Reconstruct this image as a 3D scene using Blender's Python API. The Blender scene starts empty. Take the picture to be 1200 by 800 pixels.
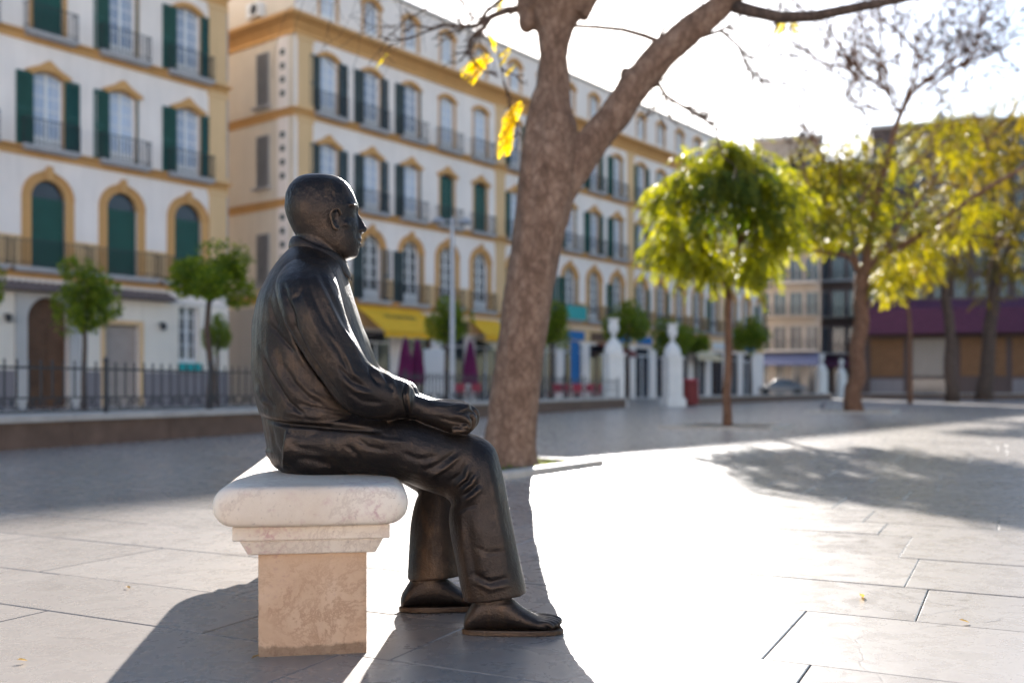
import bpy, bmesh, math, random
import numpy as np
from mathutils import Vector, Matrix, noise as mnoise

SC = bpy.context.scene
COL = SC.collection
R = math.radians

# ------------------------------------------------------------------ camera, sky, sun, exposure
H = 0.68                    # camera height: photographer crouching
F = 1166.7                  # focal length in photo pixels (35 mm lens, photo 1200 px wide)
CX, HY = 600.0, 455.0       # optical axis column, horizon row
cam = bpy.data.cameras.new('camera')
cam.lens = 35.0; cam.sensor_width = 36.0
cam.shift_y = (HY - 400.0) / 1200.0
cam.clip_start = 0.05; cam.clip_end = 1500
cam.dof.use_dof = True
cam.dof.focus_distance = 2.74
cam.dof.aperture_fstop = 2.0
cam.dof.aperture_blades = 0
camo = bpy.data.objects.new('camera', cam); COL.objects.link(camo)
camo.location = (0, 0, H); camo.rotation_euler = (R(90), 0, 0)
SC.camera = camo

SUN_AZ = R(3.4)             # to the right of the view axis (+Y)
SUN_EL = R(21.0)
sunvec = Vector((math.sin(SUN_AZ)*math.cos(SUN_EL), math.cos(SUN_AZ)*math.cos(SUN_EL), math.sin(SUN_EL)))
W = bpy.data.worlds.new('World'); SC.world = W; W.use_nodes = True
wn = W.node_tree.nodes; wl = W.node_tree.links
sky = wn.new('ShaderNodeTexSky'); sky.sky_type = 'NISHITA'; sky.sun_disc = False
sky.sun_elevation = SUN_EL; sky.sun_rotation = SUN_AZ
sky.altitude = 10; sky.air_density = 0.9; sky.dust_density = 0.5; sky.ozone_density = 1.0
wl.new(sky.outputs[0], wn['Background'].inputs[0])
wn['Background'].inputs[1].default_value = 0.064
sl = bpy.data.lights.new('sun', 'SUN'); sl.energy = 5.0; sl.angle = R(0.53); sl.color = (1.0, 0.95, 0.89)
so = bpy.data.objects.new('sun', sl); COL.objects.link(so)
so.rotation_euler = sunvec.to_track_quat('Z', 'Y').to_euler()
so.location = (0, 0, 60)
SC.view_settings.view_transform = 'Standard'
SC.view_settings.look = 'None'
SC.view_settings.gamma = 1.0
SC.view_settings.use_curve_mapping = False
SC.view_settings.exposure = 2.2
SC.cycles.use_denoising = True
SC.cycles.max_bounces = 8
SC.cycles.transmission_bounces = 4
SC.cycles.transparent_max_bounces = 8

# ------------------------------------------------------------------ helpers
def pix(px, py, Y):
    """point of the photo pixel (px,py) at distance Y in front of the camera"""
    return Vector(((px-CX)/F*Y, Y, H-(py-HY)/F*Y))
def gnd(px, py):
    Y = H*F/(py-HY)
    return Vector(((px-CX)/F*Y, Y, 0))

def tag(o, label=None, cat=None, group=None, kind=None):
    if label: o['label'] = label
    if cat: o['category'] = cat
    if group: o['group'] = group
    if kind: o['kind'] = kind
    return o
def empty(name, loc=(0,0,0), rz=0, label=None, cat=None, group=None):
    o = bpy.data.objects.new(name, None); COL.objects.link(o)
    o.location = loc; o.rotation_euler = (0, 0, rz); o.empty_display_size = 0.2
    return tag(o, label, cat, group)
def link_mesh(name, me, parent=None, loc=(0,0,0), rot=(0,0,0), scale=(1,1,1), mat=None):
    o = bpy.data.objects.new(name, me); COL.objects.link(o)
    o.parent = parent; o.location = loc; o.rotation_euler = rot; o.scale = scale
    if mat is not None and not me.materials: me.materials.append(mat)
    return o
def copy_tree(o, parent=None):
    c = o.copy(); COL.objects.link(c); c.parent = parent
    for ch in list(o.children):
        if ch is not c: copy_tree(ch, c)
    return c

class MB:
    """collects simple solids into ONE mesh"""
    def __init__(s): s.v = []; s.f = []; s.t = []; s.cur = 0.5
    def add(s, vs, fs):
        n = len(s.v); s.v.extend([tuple(p) for p in vs])
        for f in fs: s.f.append(tuple(i+n for i in f)); s.t.append(s.cur)
        return s
    def box(s, x0, x1, y0, y1, z0, z1):
        return s.add([(x0,y0,z0),(x1,y0,z0),(x1,y1,z0),(x0,y1,z0),(x0,y0,z1),(x1,y0,z1),(x1,y1,z1),(x0,y1,z1)],
              [(0,3,2,1),(4,5,6,7),(0,1,5,4),(1,2,6,5),(2,3,7,6),(3,0,4,7)])
    def cbox(s, x0, x1, y0, y1, z0, z1, c):
        """box with chamfered top edges"""
        return s.add([(x0,y0,z0),(x1,y0,z0),(x1,y1,z0),(x0,y1,z0),(x0,y0,z1-c),(x1,y0,z1-c),(x1,y1,z1-c),(x0,y1,z1-c),
                      (x0+c,y0+c,z1),(x1-c,y0+c,z1),(x1-c,y1-c,z1),(x0+c,y1-c,z1)],
              [(0,3,2,1),(0,1,5,4),(1,2,6,5),(2,3,7,6),(3,0,4,7),(4,5,9,8),(5,6,10,9),(6,7,11,10),(7,4,8,11),(8,9,10,11)])
    def extrude(s, poly, y0, y1):
        """polygon in x,z (counter-clockwise seen from -y) extruded from y0 (front) to y1"""
        n = len(poly)
        vs = [(x,y0,z) for x,z in poly]+[(x,y1,z) for x,z in poly]
        return s.add(vs, [tuple(range(n)), tuple(range(2*n-1,n-1,-1))]+[((i+1)%n,i,i+n,(i+1)%n+n) for i in range(n)])
    def strip(s, inner, outer, y0, y1):
        """flat band between two equally long open outlines in x,z, extruded"""
        n = len(inner)
        vs = [(x,y0,z) for x,z in inner]+[(x,y0,z) for x,z in outer]+[(x,y1,z) for x,z in inner]+[(x,y1,z) for x,z in outer]
        fs = []
        for i in range(n-1):
            fs += [(i,i+1,n+i+1,n+i),(2*n+i+1,2*n+i,3*n+i,3*n+i+1),(i+1,i,2*n+i,2*n+i+1),(n+i,n+i+1,3*n+i+1,3*n+i)]
        fs += [(0,n,3*n,2*n),(n-1,3*n-1,4*n-1,2*n-1)]
        return s.add(vs, fs)
    def lathe(s, prof, n=16, c=(0,0,0)):
        vs = []; fs = []
        for r, z in prof:
            for k in range(n):
                a = 2*math.pi*k/n; vs.append((c[0]+r*math.cos(a), c[1]+r*math.sin(a), c[2]+z))
        for i in range(len(prof)-1):
            for k in range(n):
                k2 = (k+1)%n; fs.append((i*n+k,i*n+k2,(i+1)*n+k2,(i+1)*n+k))
        fs.append(tuple(range(n-1,-1,-1))); m = (len(prof)-1)*n; fs.append(tuple(range(m,m+n)))
        return s.add(vs, fs)
    def tube(s, pts, rad, n=6, cap=True):
        pts = [Vector(p) for p in pts]; m = len(pts)
        if not hasattr(rad, '__len__'): rad = [rad]*m
        ref = None; vs = []; fs = []
        for i in range(m):
            t = (pts[min(i+1,m-1)]-pts[max(i-1,0)])
            if t.length < 1e-9: t = Vector((0,0,1))
            t.normalize()
            if ref is None:
                ref = Vector((1,0,0)) if abs(t.x) < 0.8 else Vector((0,1,0))
            a = ref - t*ref.dot(t); a.normalize(); b = t.cross(a); ref = a
            for k in range(n):
                ang = 2*math.pi*k/n
                vs.append(pts[i]+(a*math.cos(ang)+b*math.sin(ang))*rad[i])
        for i in range(m-1):
            for k in range(n):
                k2 = (k+1)%n; fs.append((i*n+k,i*n+k2,(i+1)*n+k2,(i+1)*n+k))
        if cap: fs.append(tuple(range(n-1,-1,-1))); fs.append(tuple(range((m-1)*n,m*n)))
        return s.add(vs, fs)
    def mesh(s, name, mat=None, smooth=False, tint=False):
        me = bpy.data.meshes.new(name); me.from_pydata(s.v, [], s.f); me.update()
        if smooth: me.polygons.foreach_set('use_smooth', [True]*len(me.polygons))
        if tint:
            at = me.attributes.new('tint', 'FLOAT', 'FACE'); at.data.foreach_set('value', s.t)
        if mat: me.materials.append(mat)
        return me
    def build(s, name, mat, parent=None, smooth=False, tint=False, loc=(0,0,0), rot=(0,0,0)):
        return link_mesh(name, s.mesh(name, mat, smooth, tint), parent, loc, rot)

# ------------------------------------------------------------------ materials
class NT:
    def __init__(s, name):
        s.m = bpy.data.materials.new(name); s.m.use_nodes = True
        s.n = s.m.node_tree.nodes; s.l = s.m.node_tree.links
        s.b = s.n['Principled BSDF']; s.out = s.n['Material Output']
    def node(s, typ, **kw):
        x = s.n.new(typ)
        for k, v in kw.items():
            if k.startswith('i_'):
                key = k[2:]; x.inputs[int(key) if key.isdigit() else key].default_value = v
            else: setattr(x, k, v)
        return x
    def link(s, a, b): s.l.new(a, b)
    def coord(s, which='Object'):
        return s.node('ShaderNodeTexCoord').outputs[which]
    def noise(s, vec, scale, detail=4, rough=0.55, dist=0.0):
        x = s.node('ShaderNodeTexNoise'); x.inputs['Scale'].default_value = scale
        x.inputs['Detail'].default_value = detail; x.inputs['Roughness'].default_value = rough
        x.inputs['Distortion'].default_value = dist
        if vec is not None: s.link(vec, x.inputs['Vector'])
        return x.outputs['Fac']
    def ramp(s, fac, stops, interp='LINEAR'):
        x = s.node('ShaderNodeValToRGB'); cr = x.color_ramp; cr.interpolation = interp
        while len(cr.elements) < len(stops): cr.elements.new(0.5)
        for e, (p, c) in zip(cr.elements, stops):
            e.position = p; e.color = (*c, 1) if len(c) == 3 else c
        s.link(fac, x.inputs[0]); return x.outputs[0]
    def mix(s, fac, a, b, mode='MIX'):
        x = s.node('ShaderNodeMix', data_type='RGBA', blend_type=mode)
        for sock, val in ((x.inputs[0], fac), (x.inputs[6], a), (x.inputs[7], b)):
            if hasattr(val, 'links'): s.link(val, sock)
            elif hasattr(val, '__len__'): sock.default_value = (*val, 1) if len(val) == 3 else val
            else: sock.default_value = val
        return x.outputs[2]
    def math(s, op, a, b=0.0, clamp=False):
        x = s.node('ShaderNodeMath', operation=op, use_clamp=clamp)
        for sock, val in ((x.inputs[0], a), (x.inputs[1], b)):
            if hasattr(val, 'links'): s.link(val, sock)
            else: sock.default_value = val
        return x.outputs[0]
    def bump(s, h, strength=0.3, dist=0.01):
        x = s.node('ShaderNodeBump'); x.inputs['Strength'].default_value = strength
        x.inputs['Distance'].default_value = dist; s.link(h, x.inputs['Height'])
        s.link(x.outputs[0], s.b.inputs['Normal']); return x
    def set(s, **kw):
        names = {'color':'Base Color','rough':'Roughness','metal':'Metallic','spec':'Specular IOR Level','emit':'Emission Color','emits':'Emission Strength'}
        for k, v in kw.items():
            sock = s.b.inputs[names[k]]
            if hasattr(v, 'links'): s.link(v, sock)
            elif hasattr(v, '__len__'): sock.default_value = (*v, 1)
            else: sock.default_value = v
        return s.m

MAT = {}
def plain(name, c, rough=0.7, var=0.12, scale=3.0, metal=0.0, spec=0.3, bump=0.0, bscale=40):
    t = NT(name); co = t.coord()
    n = t.noise(co, scale, 5, 0.6)
    col = t.ramp(n, [(0.25, tuple(x*(1-var) for x in c)), (0.75, tuple(min(1, x*(1+var)) for x in c))])
    t.set(color=col, rough=rough, metal=metal, spec=spec)
    if bump: t.bump(t.noise(co, bscale, 5, 0.6), bump, 0.01)
    MAT[name] = t.m; return t.m
def wallpaint(name, c, stain=0.25):
    """painted plaster: slight mottling, streaks of dirt"""
    t = NT(name); co = t.coord()
    big = t.noise(co, 0.35, 5, 0.6)
    mp = t.node('ShaderNodeMapping'); mp.inputs['Scale'].default_value = (3.0, 3.0, 0.25); t.link(co, mp.inputs[0])
    streak = t.noise(mp.outputs[0], 1.0, 4, 0.6)
    f = t.math('MULTIPLY', t.ramp(streak, [(0.45,(0,0,0)),(0.8,(1,1,1))]), stain)
    base = t.ramp(big, [(0.3, tuple(x*0.92 for x in c)), (0.7, tuple(min(1,x*1.05) for x in c))])
    t.set(color=t.mix(f, base, tuple(x*0.6 for x in c)), rough=0.85, spec=0.2)
    t.bump(t.noise(co, 25, 4), 0.15, 0.01)
    MAT[name] = t.m; return t.m
def leafmat(name, lo, hi, trans=0.5):
    t = NT(name)
    a = t.node('ShaderNodeAttribute', attribute_name='tint')
    col = t.ramp(a.outputs['Fac'], [(0.0, lo), (1.0, hi)])
    t.set(color=col, rough=0.5, spec=0.3)
    tr = t.node('ShaderNodeBsdfTranslucent')
    tc = t.mix(1.0, col, (1.0, 1.0, 0.55), 'MULTIPLY')
    hs = t.node('ShaderNodeHueSaturation', i_Value=1.5, i_Saturation=1.1); t.link(col, hs.inputs['Color'])
    t.link(hs.outputs[0], tr.inputs[0])
    mx = t.node('ShaderNodeMixShader'); mx.inputs[0].default_value = trans
    t.link(t.b.outputs[0], mx.inputs[1]); t.link(tr.outputs[0], mx.inputs[2]); t.link(mx.outputs[0], t.out.inputs[0])
    MAT[name] = t.m; return t.m

def make_materials():
    # --- bronze patina
    t = NT('bronze'); co = t.coord()
    big = t.noise(co, 5.5, 6, 0.62, 0.6)
    fine = t.noise(co, 60, 4, 0.6)
    mp = t.node('ShaderNodeMapping'); mp.inputs['Scale'].default_value = (16, 16, 7); mp.inputs['Rotation'].default_value = (0.3, 0.5, 0); t.link(co, mp.inputs[0])
    streak = t.noise(mp.outputs[0], 1.0, 4, 0.65)
    c1 = t.ramp(big, [(0.30, (0.020, 0.0175, 0.018)), (0.50, (0.036, 0.028, 0.0245)), (0.75, (0.088, 0.060, 0.042))])
    c2 = t.mix(t.ramp(streak, [(0.58,(0,0,0)),(0.85,(1,1,1))]), c1, (0.11, 0.068, 0.041))
    geo = t.node('ShaderNodeNewGeometry')
    wear = t.ramp(geo.outputs['Pointiness'], [(0.52,(0,0,0)),(0.60,(1,1,1))])
    c3 = t.mix(t.math('MULTIPLY', wear, 0.55), c2, (0.19, 0.118, 0.07))
    groove = t.ramp(geo.outputs['Pointiness'], [(0.42,(1,1,1)),(0.49,(0,0,0))])
    c4 = t.mix(t.math('MULTIPLY', groove, 0.6), c3, (0.02, 0.017, 0.016))
    t.set(color=c4, metal=0.82, rough=t.ramp(t.noise(co, 9, 5, 0.65), [(0.3,(0.31,)*3),(0.7,(0.50,)*3)]), spec=0.5)
    h = t.math('ADD', t.math('MULTIPLY', fine, 0.5), t.noise(co, 170, 3, 0.6))
    t.bump(t.math('ADD', h, t.math('MULTIPLY', streak, 1.8)), 0.42, 0.004)
    MAT['bronze'] = t.m
    # --- bench marble
    t = NT('bench_marble'); co = t.coord()
    n1 = t.noise(co, 3.0, 6, 0.6, 0.5)
    base = t.ramp(n1, [(0.3, (0.62,0.50,0.39)), (0.55, (0.74,0.635,0.525)), (0.8, (0.79,0.71,0.62))])
    vein = t.noise(co, 3.2, 8, 0.75, 0.35)
    v = t.ramp(vein, [(0.47,(0,0,0)),(0.495,(1,1,1)),(0.52,(0,0,0))])
    c = t.mix(t.math('MULTIPLY', v, 0.4), base, (0.42,0.30,0.24))
    pink = t.ramp(t.noise(co, 6.0, 5, 0.65, 0.4), [(0.51,(0,0,0)),(0.64,(1,1,1))])
    spk = t.ramp(t.noise(co, 60, 4, 0.75), [(0.48,(0,0,0)),(0.58,(1,1,1))])
    c = t.mix(t.math('MULTIPLY', t.math('MULTIPLY', pink, spk), 0.6), c, (0.45,0.20,0.22))
    pits = t.ramp(t.noise(co, 95, 4, 0.75), [(0.62,(0,0,0)),(0.69,(1,1,1))])
    c = t.mix(t.math('MULTIPLY', pits, 0.6), c, (0.18,0.13,0.10))
    t.set(color=c, rough=0.55, spec=0.35)
    t.bump(t.math('SUBTRACT', t.noise(co, 45, 6, 0.7), t.math('MULTIPLY', pits, 0.6)), 0.3, 0.004)
    MAT['bench_marble'] = t.m
    # --- bench pier (warmer, dirtier, with brown cracks low down)
    t = NT('bench_pier'); co = t.coord()
    sep = t.node('ShaderNodeSeparateXYZ'); t.link(co, sep.inputs[0])
    n1 = t.noise(co, 4.0, 6, 0.6, 0.4)
    base = t.ramp(n1, [(0.3, (0.48,0.30,0.185)), (0.55, (0.60,0.41,0.275)), (0.8, (0.66,0.50,0.38))])
    wv = t.noise(co, 9.0, 9, 0.78, 0.3)
    v = t.ramp(wv, [(0.455,(0,0,0)),(0.49,(1,1,1)),(0.525,(0,0,0))])
    patch = t.ramp(t.noise(co, 5.0, 4, 0.6), [(0.36,(0,0,0)),(0.52,(1,1,1))])
    low = t.ramp(sep.outputs['Z'], [(0.05,(1,1,1)),(0.28,(0.15,0.15,0.15))])
    f = t.math('MULTIPLY', t.math('MULTIPLY', v, patch), low)
    c = t.mix(t.math('MULTIPLY', f, 0.7), base, (0.26,0.13,0.065))
    pink = t.ramp(t.noise(co, 9.0, 5, 0.7, 0.4), [(0.56,(0,0,0)),(0.70,(1,1,1))])
    c = t.mix(t.math('MULTIPLY', t.math('MULTIPLY', pink, t.ramp(t.noise(co, 80, 3, 0.7), [(0.48,(0,0,0)),(0.6,(1,1,1))])), 0.5), c, (0.30,0.15,0.17))
    gr = t.math('ADD', sep.outputs['Z'], t.math('MULTIPLY', t.noise(co, 14, 5, 0.75), -0.045))
    c = t.mix(t.ramp(gr, [(0.0,(0.6,0.6,0.6)),(0.006,(0,0,0))]), c, (0.13,0.085,0.055))
    t.set(color=c, rough=0.75, spec=0.25)
    t.bump(t.math('ADD', t.noise(co, 60, 6, 0.7), t.math('MULTIPLY', f, -0.8)), 0.4, 0.004)
    MAT['bench_pier'] = t.m
    # --- plaza paving
    t = NT('paving'); co = t.coord()
    a = t.node('ShaderNodeAttribute', attribute_name='tint')
    n1 = t.noise(co, 1.4, 6, 0.62); n2 = t.noise(co, 9.0, 6, 0.7, 0.6); n3 = t.noise(co, 60, 4, 0.7)
    base = t.ramp(a.outputs['Fac'], [(0.0,(0.215,0.192,0.174)),(0.5,(0.265,0.24,0.218)),(1.0,(0.32,0.29,0.264))])
    c = t.mix(t.math('MULTIPLY', t.ramp(n1, [(0.35,(0,0,0)),(0.75,(1,1,1))]), 0.45), base, (0.18,0.155,0.14))
    c = t.mix(t.math('MULTIPLY', t.ramp(n2, [(0.54,(0,0,0)),(0.74,(1,1,1))]), 0.5), c, (0.13,0.11,0.098))
    pit = t.ramp(t.noise(co, 38, 5, 0.8, 0.8), [(0.64,(0,0,0)),(0.70,(1,1,1))])
    pitm = t.math('MULTIPLY', pit, t.ramp(t.noise(co, 3.0, 3), [(0.45,(0,0,0)),(0.6,(1,1,1))]))
    c = t.mix(t.math('MULTIPLY', pitm, 0.75), c, (0.07,0.058,0.05))
    gv = t.node('ShaderNodeTexVoronoi', feature='F1'); gv.inputs['Scale'].default_value = 5.5; t.link(co, gv.inputs['Vector'])
    gum = t.math('MULTIPLY', t.ramp(gv.outputs['Distance'], [(0.075,(1,1,1)),(0.10,(0,0,0))]), t.ramp(gv.outputs['Color'], [(0.62,(0,0,0)),(0.66,(1,1,1))]))
    c = t.mix(t.math('MULTIPLY', gum, 0.45), c, (0.10,0.088,0.08))
    wco = t.mix(0.12, co, t.node('ShaderNodeTexNoise', i_Scale=4.0, i_Detail=5.0).outputs['Color'], 'ADD')
    vo = t.node('ShaderNodeTexVoronoi', feature='DISTANCE_TO_EDGE'); vo.inputs['Scale'].default_value = 0.9; t.link(wco, vo.inputs['Vector'])
    crk = t.math('MULTIPLY', t.ramp(vo.outputs[0], [(0.0,(1,1,1)),(0.004,(0,0,0))]), t.ramp(t.noise(co, 1.7, 4, 0.6), [(0.50,(0,0,0)),(0.58,(1,1,1))]))
    c = t.mix(t.math('MULTIPLY', crk, 0.6), c, (0.05,0.04,0.035))
    t.set(color=c, rough=t.ramp(n2, [(0.3,(0.23,)*3),(0.7,(0.33,)*3)]), spec=0.55)
    h = t.math('ADD', t.math('MULTIPLY', n3, 0.35), t.math('MULTIPLY', n2, 0.9))
    t.bump(t.math('SUBTRACT', h, t.math('ADD', t.math('MULTIPLY', pitm, 0.8), t.math('MULTIPLY', crk, 0.4))), 0.20, 0.004)
    MAT['paving'] = t.m
    plain('joint', (0.16,0.135,0.115), 0.95, 0.3, 8)
    plain('asphalt', (0.16,0.15,0.145), 0.9, 0.2, 2)
    plain('soil', (0.10,0.075,0.05), 0.95, 0.4, 12, bump=0.6)
    plain('kerb_stone', (0.46,0.41,0.35), 0.7, 0.2, 6, bump=0.3)
    # --- bark
    def bark(name, lo, mid, hi, sc=1.0):
        t = NT(name); co = t.coord()
        mp = t.node('ShaderNodeMapping'); mp.inputs['Scale'].default_value = (7*sc, 7*sc, 3.6*sc); t.link(co, mp.inputs[0])
        n = t.noise(mp.outputs[0], 1.6, 8, 0.7, 0.5)
        vo = t.node('ShaderNodeTexVoronoi', feature='DISTANCE_TO_EDGE'); vo.inputs['Scale'].default_value = 3.2
        t.link(t.mix(0.25, mp.outputs[0], n), vo.inputs['Vector'])
        cr = t.ramp(vo.outputs[0], [(0.0,(0,0,0)),(0.12,(1,1,1))])
        fl = t.ramp(t.noise(co, 11*sc, 6, 0.75, 0.4), [(0.56,(0,0,0)),(0.64,(1,1,1))])
        col = t.ramp(n, [(0.28, lo), (0.5, mid), (0.72, hi)])
        col = t.mix(t.math('MULTIPLY', fl, 0.25), col, tuple(min(1, x*1.7) for x in hi))
        col = t.mix(t.math('MULTIPLY', t.math('SUBTRACT', 1.0, cr), 0.5), col, tuple(x*0.75 for x in lo))
        t.set(color=col, rough=0.9, spec=0.15)
        t.bump(t.math('ADD', t.math('MULTIPLY', cr, 0.35), n), 0.6, 0.015)
        MAT[name] = t.m
    bark('bark', (0.095,0.058,0.041), (0.19,0.122,0.087), (0.29,0.20,0.15))
    bark('bark_dark', (0.055,0.038,0.03), (0.10,0.07,0.055), (0.16,0.115,0.09))
    bark('bark_warm', (0.10,0.05,0.03), (0.18,0.095,0.06), (0.28,0.16,0.10))
    leafmat('leaf_yellow', (0.055,0.058,0.009), (0.29,0.20,0.013), 0.36)
    leafmat('leaf_bright', (0.30,0.26,0.02), (0.62,0.44,0.02), 0.55)
    leafmat('leaf_lime', (0.045,0.075,0.007), (0.36,0.33,0.014), 0.5)
    leafmat('leaf_mix', (0.05,0.08,0.010), (0.30,0.25,0.018), 0.40)
    leafmat('leaf_orange_tree', (0.05,0.10,0.010), (0.27,0.32,0.03), 0.45)
    leafmat('leaf_dead', (0.28,0.17,0.06), (0.45,0.30,0.10), 0.3)
    # --- buildings
    wallpaint('plaster_white', (0.83,0.745,0.69))
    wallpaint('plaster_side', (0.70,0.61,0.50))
    wallpaint('ochre', (0.58,0.325,0.13), 0.3)
    wallpaint('ochre_pale', (0.68,0.46,0.25), 0.2)
    wallpaint('stone_grey', (0.46,0.44,0.42), 0.3)
    wallpaint('cream_base', (0.74,0.67,0.58), 0.3)
    wallpaint('facade_grey', (0.22,0.20,0.21), 0.4)
    wallpaint('facade_brown', (0.11,0.08,0.075), 0.4)
    wallpaint('facade_cream', (0.30,0.26,0.23), 0.4)
    plain('shutter_green', (0.018,0.075,0.065), 0.5, 0.25, 2)
    plain('shutter_slate', (0.05,0.07,0.075), 0.5, 0.25, 2)
    plain('roller_green', (0.012,0.07,0.055), 0.45, 0.2, 2)
    plain('window_white', (0.72,0.72,0.72), 0.5, 0.06, 3)
    plain('iron', (0.05,0.05,0.055), 0.55, 0.2, 6, metal=0.4)
    plain('balcony_slab', (0.40,0.39,0.40), 0.8, 0.15, 3)
    plain('louver_grey', (0.36,0.36,0.38), 0.6, 0.1, 3)
    plain('door_wood', (0.11,0.055,0.03), 0.6, 0.3, 3)
    plain('door_taupe', (0.34,0.29,0.26), 0.6, 0.1, 3)
    plain('roof_tile', (0.17,0.13,0.12), 0.8, 0.3, 5)
    plain('roof_terracotta', (0.34,0.19,0.12), 0.85, 0.3, 4)
    plain('interior', (0.02,0.02,0.022), 0.9, 0.2, 1)
    t = NT('glass'); co = t.coord('Object')
    oi = t.node('ShaderNodeObjectInfo')
    n = t.noise(co, 1.2, 3)
    col = t.ramp(t.math('ADD', t.math('MULTIPLY', oi.outputs['Random'], 0.6), t.math('MULTIPLY', n, 0.5)), [(0.2,(0.22,0.28,0.40)),(0.8,(0.52,0.60,0.74))])
    t.set(color=col, rough=0.06, spec=0.8); MAT['glass'] = t.m
    plain('glass_dark', (0.03,0.035,0.045), 0.08, 0.4, 0.6, spec=0.6)
    plain('awning_yellow', (0.85,0.47,0.03), 0.8, 0.08, 2)
    plain('awning_cream', (0.72,0.58,0.38), 0.8, 0.08, 2)
    plain('awning_purple', (0.085,0.028,0.06), 0.8, 0.15, 2)
    plain('awning_blue', (0.10,0.12,0.22), 0.8, 0.15, 2)
    plain('umbrella_purple', (0.13,0.012,0.07), 0.8, 0.2, 4)
    plain('sign_teal', (0.015,0.30,0.30), 0.5, 0.05, 2)
    plain('banner_blue', (0.02,0.14,0.36), 0.7, 0.1, 2)
    plain('paint_dark', (0.03,0.03,0.03), 0.6, 0.1, 2)
    plain('wall_brown', (0.13,0.082,0.06), 0.75, 0.35, 3.5, bump=0.4)
    plain('wall_cap', (0.40,0.365,0.33), 0.75, 0.2, 4, bump=0.3)
    plain('pillar_white', (0.68,0.67,0.65), 0.7, 0.1, 2.5, bump=0.2)
    plain('lamp_grey', (0.34,0.35,0.38), 0.45, 0.08, 3, metal=0.5)
    plain('chair_red', (0.36,0.02,0.05), 0.5, 0.1, 3)
    plain('metal_grey', (0.4,0.4,0.42), 0.4, 0.1, 3, metal=0.7)
    plain('bin_red', (0.20,0.035,0.035), 0.6, 0.15, 3)
    plain('car_paint', (0.16,0.165,0.175), 0.3, 0.03, 1, metal=0.3)
    plain('tyre', (0.02,0.02,0.02), 0.85, 0.1, 5)
    plain('pigeon_grey', (0.12,0.12,0.14), 0.7, 0.3, 30)
    plain('boards_brown', (0.17,0.085,0.04), 0.7, 0.2, 2)
    plain('pods', (0.03,0.022,0.018), 0.8, 0.2, 5)
    plain('board_white', (0.6,0.6,0.6), 0.6, 0.05, 3)
make_materials()
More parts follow.
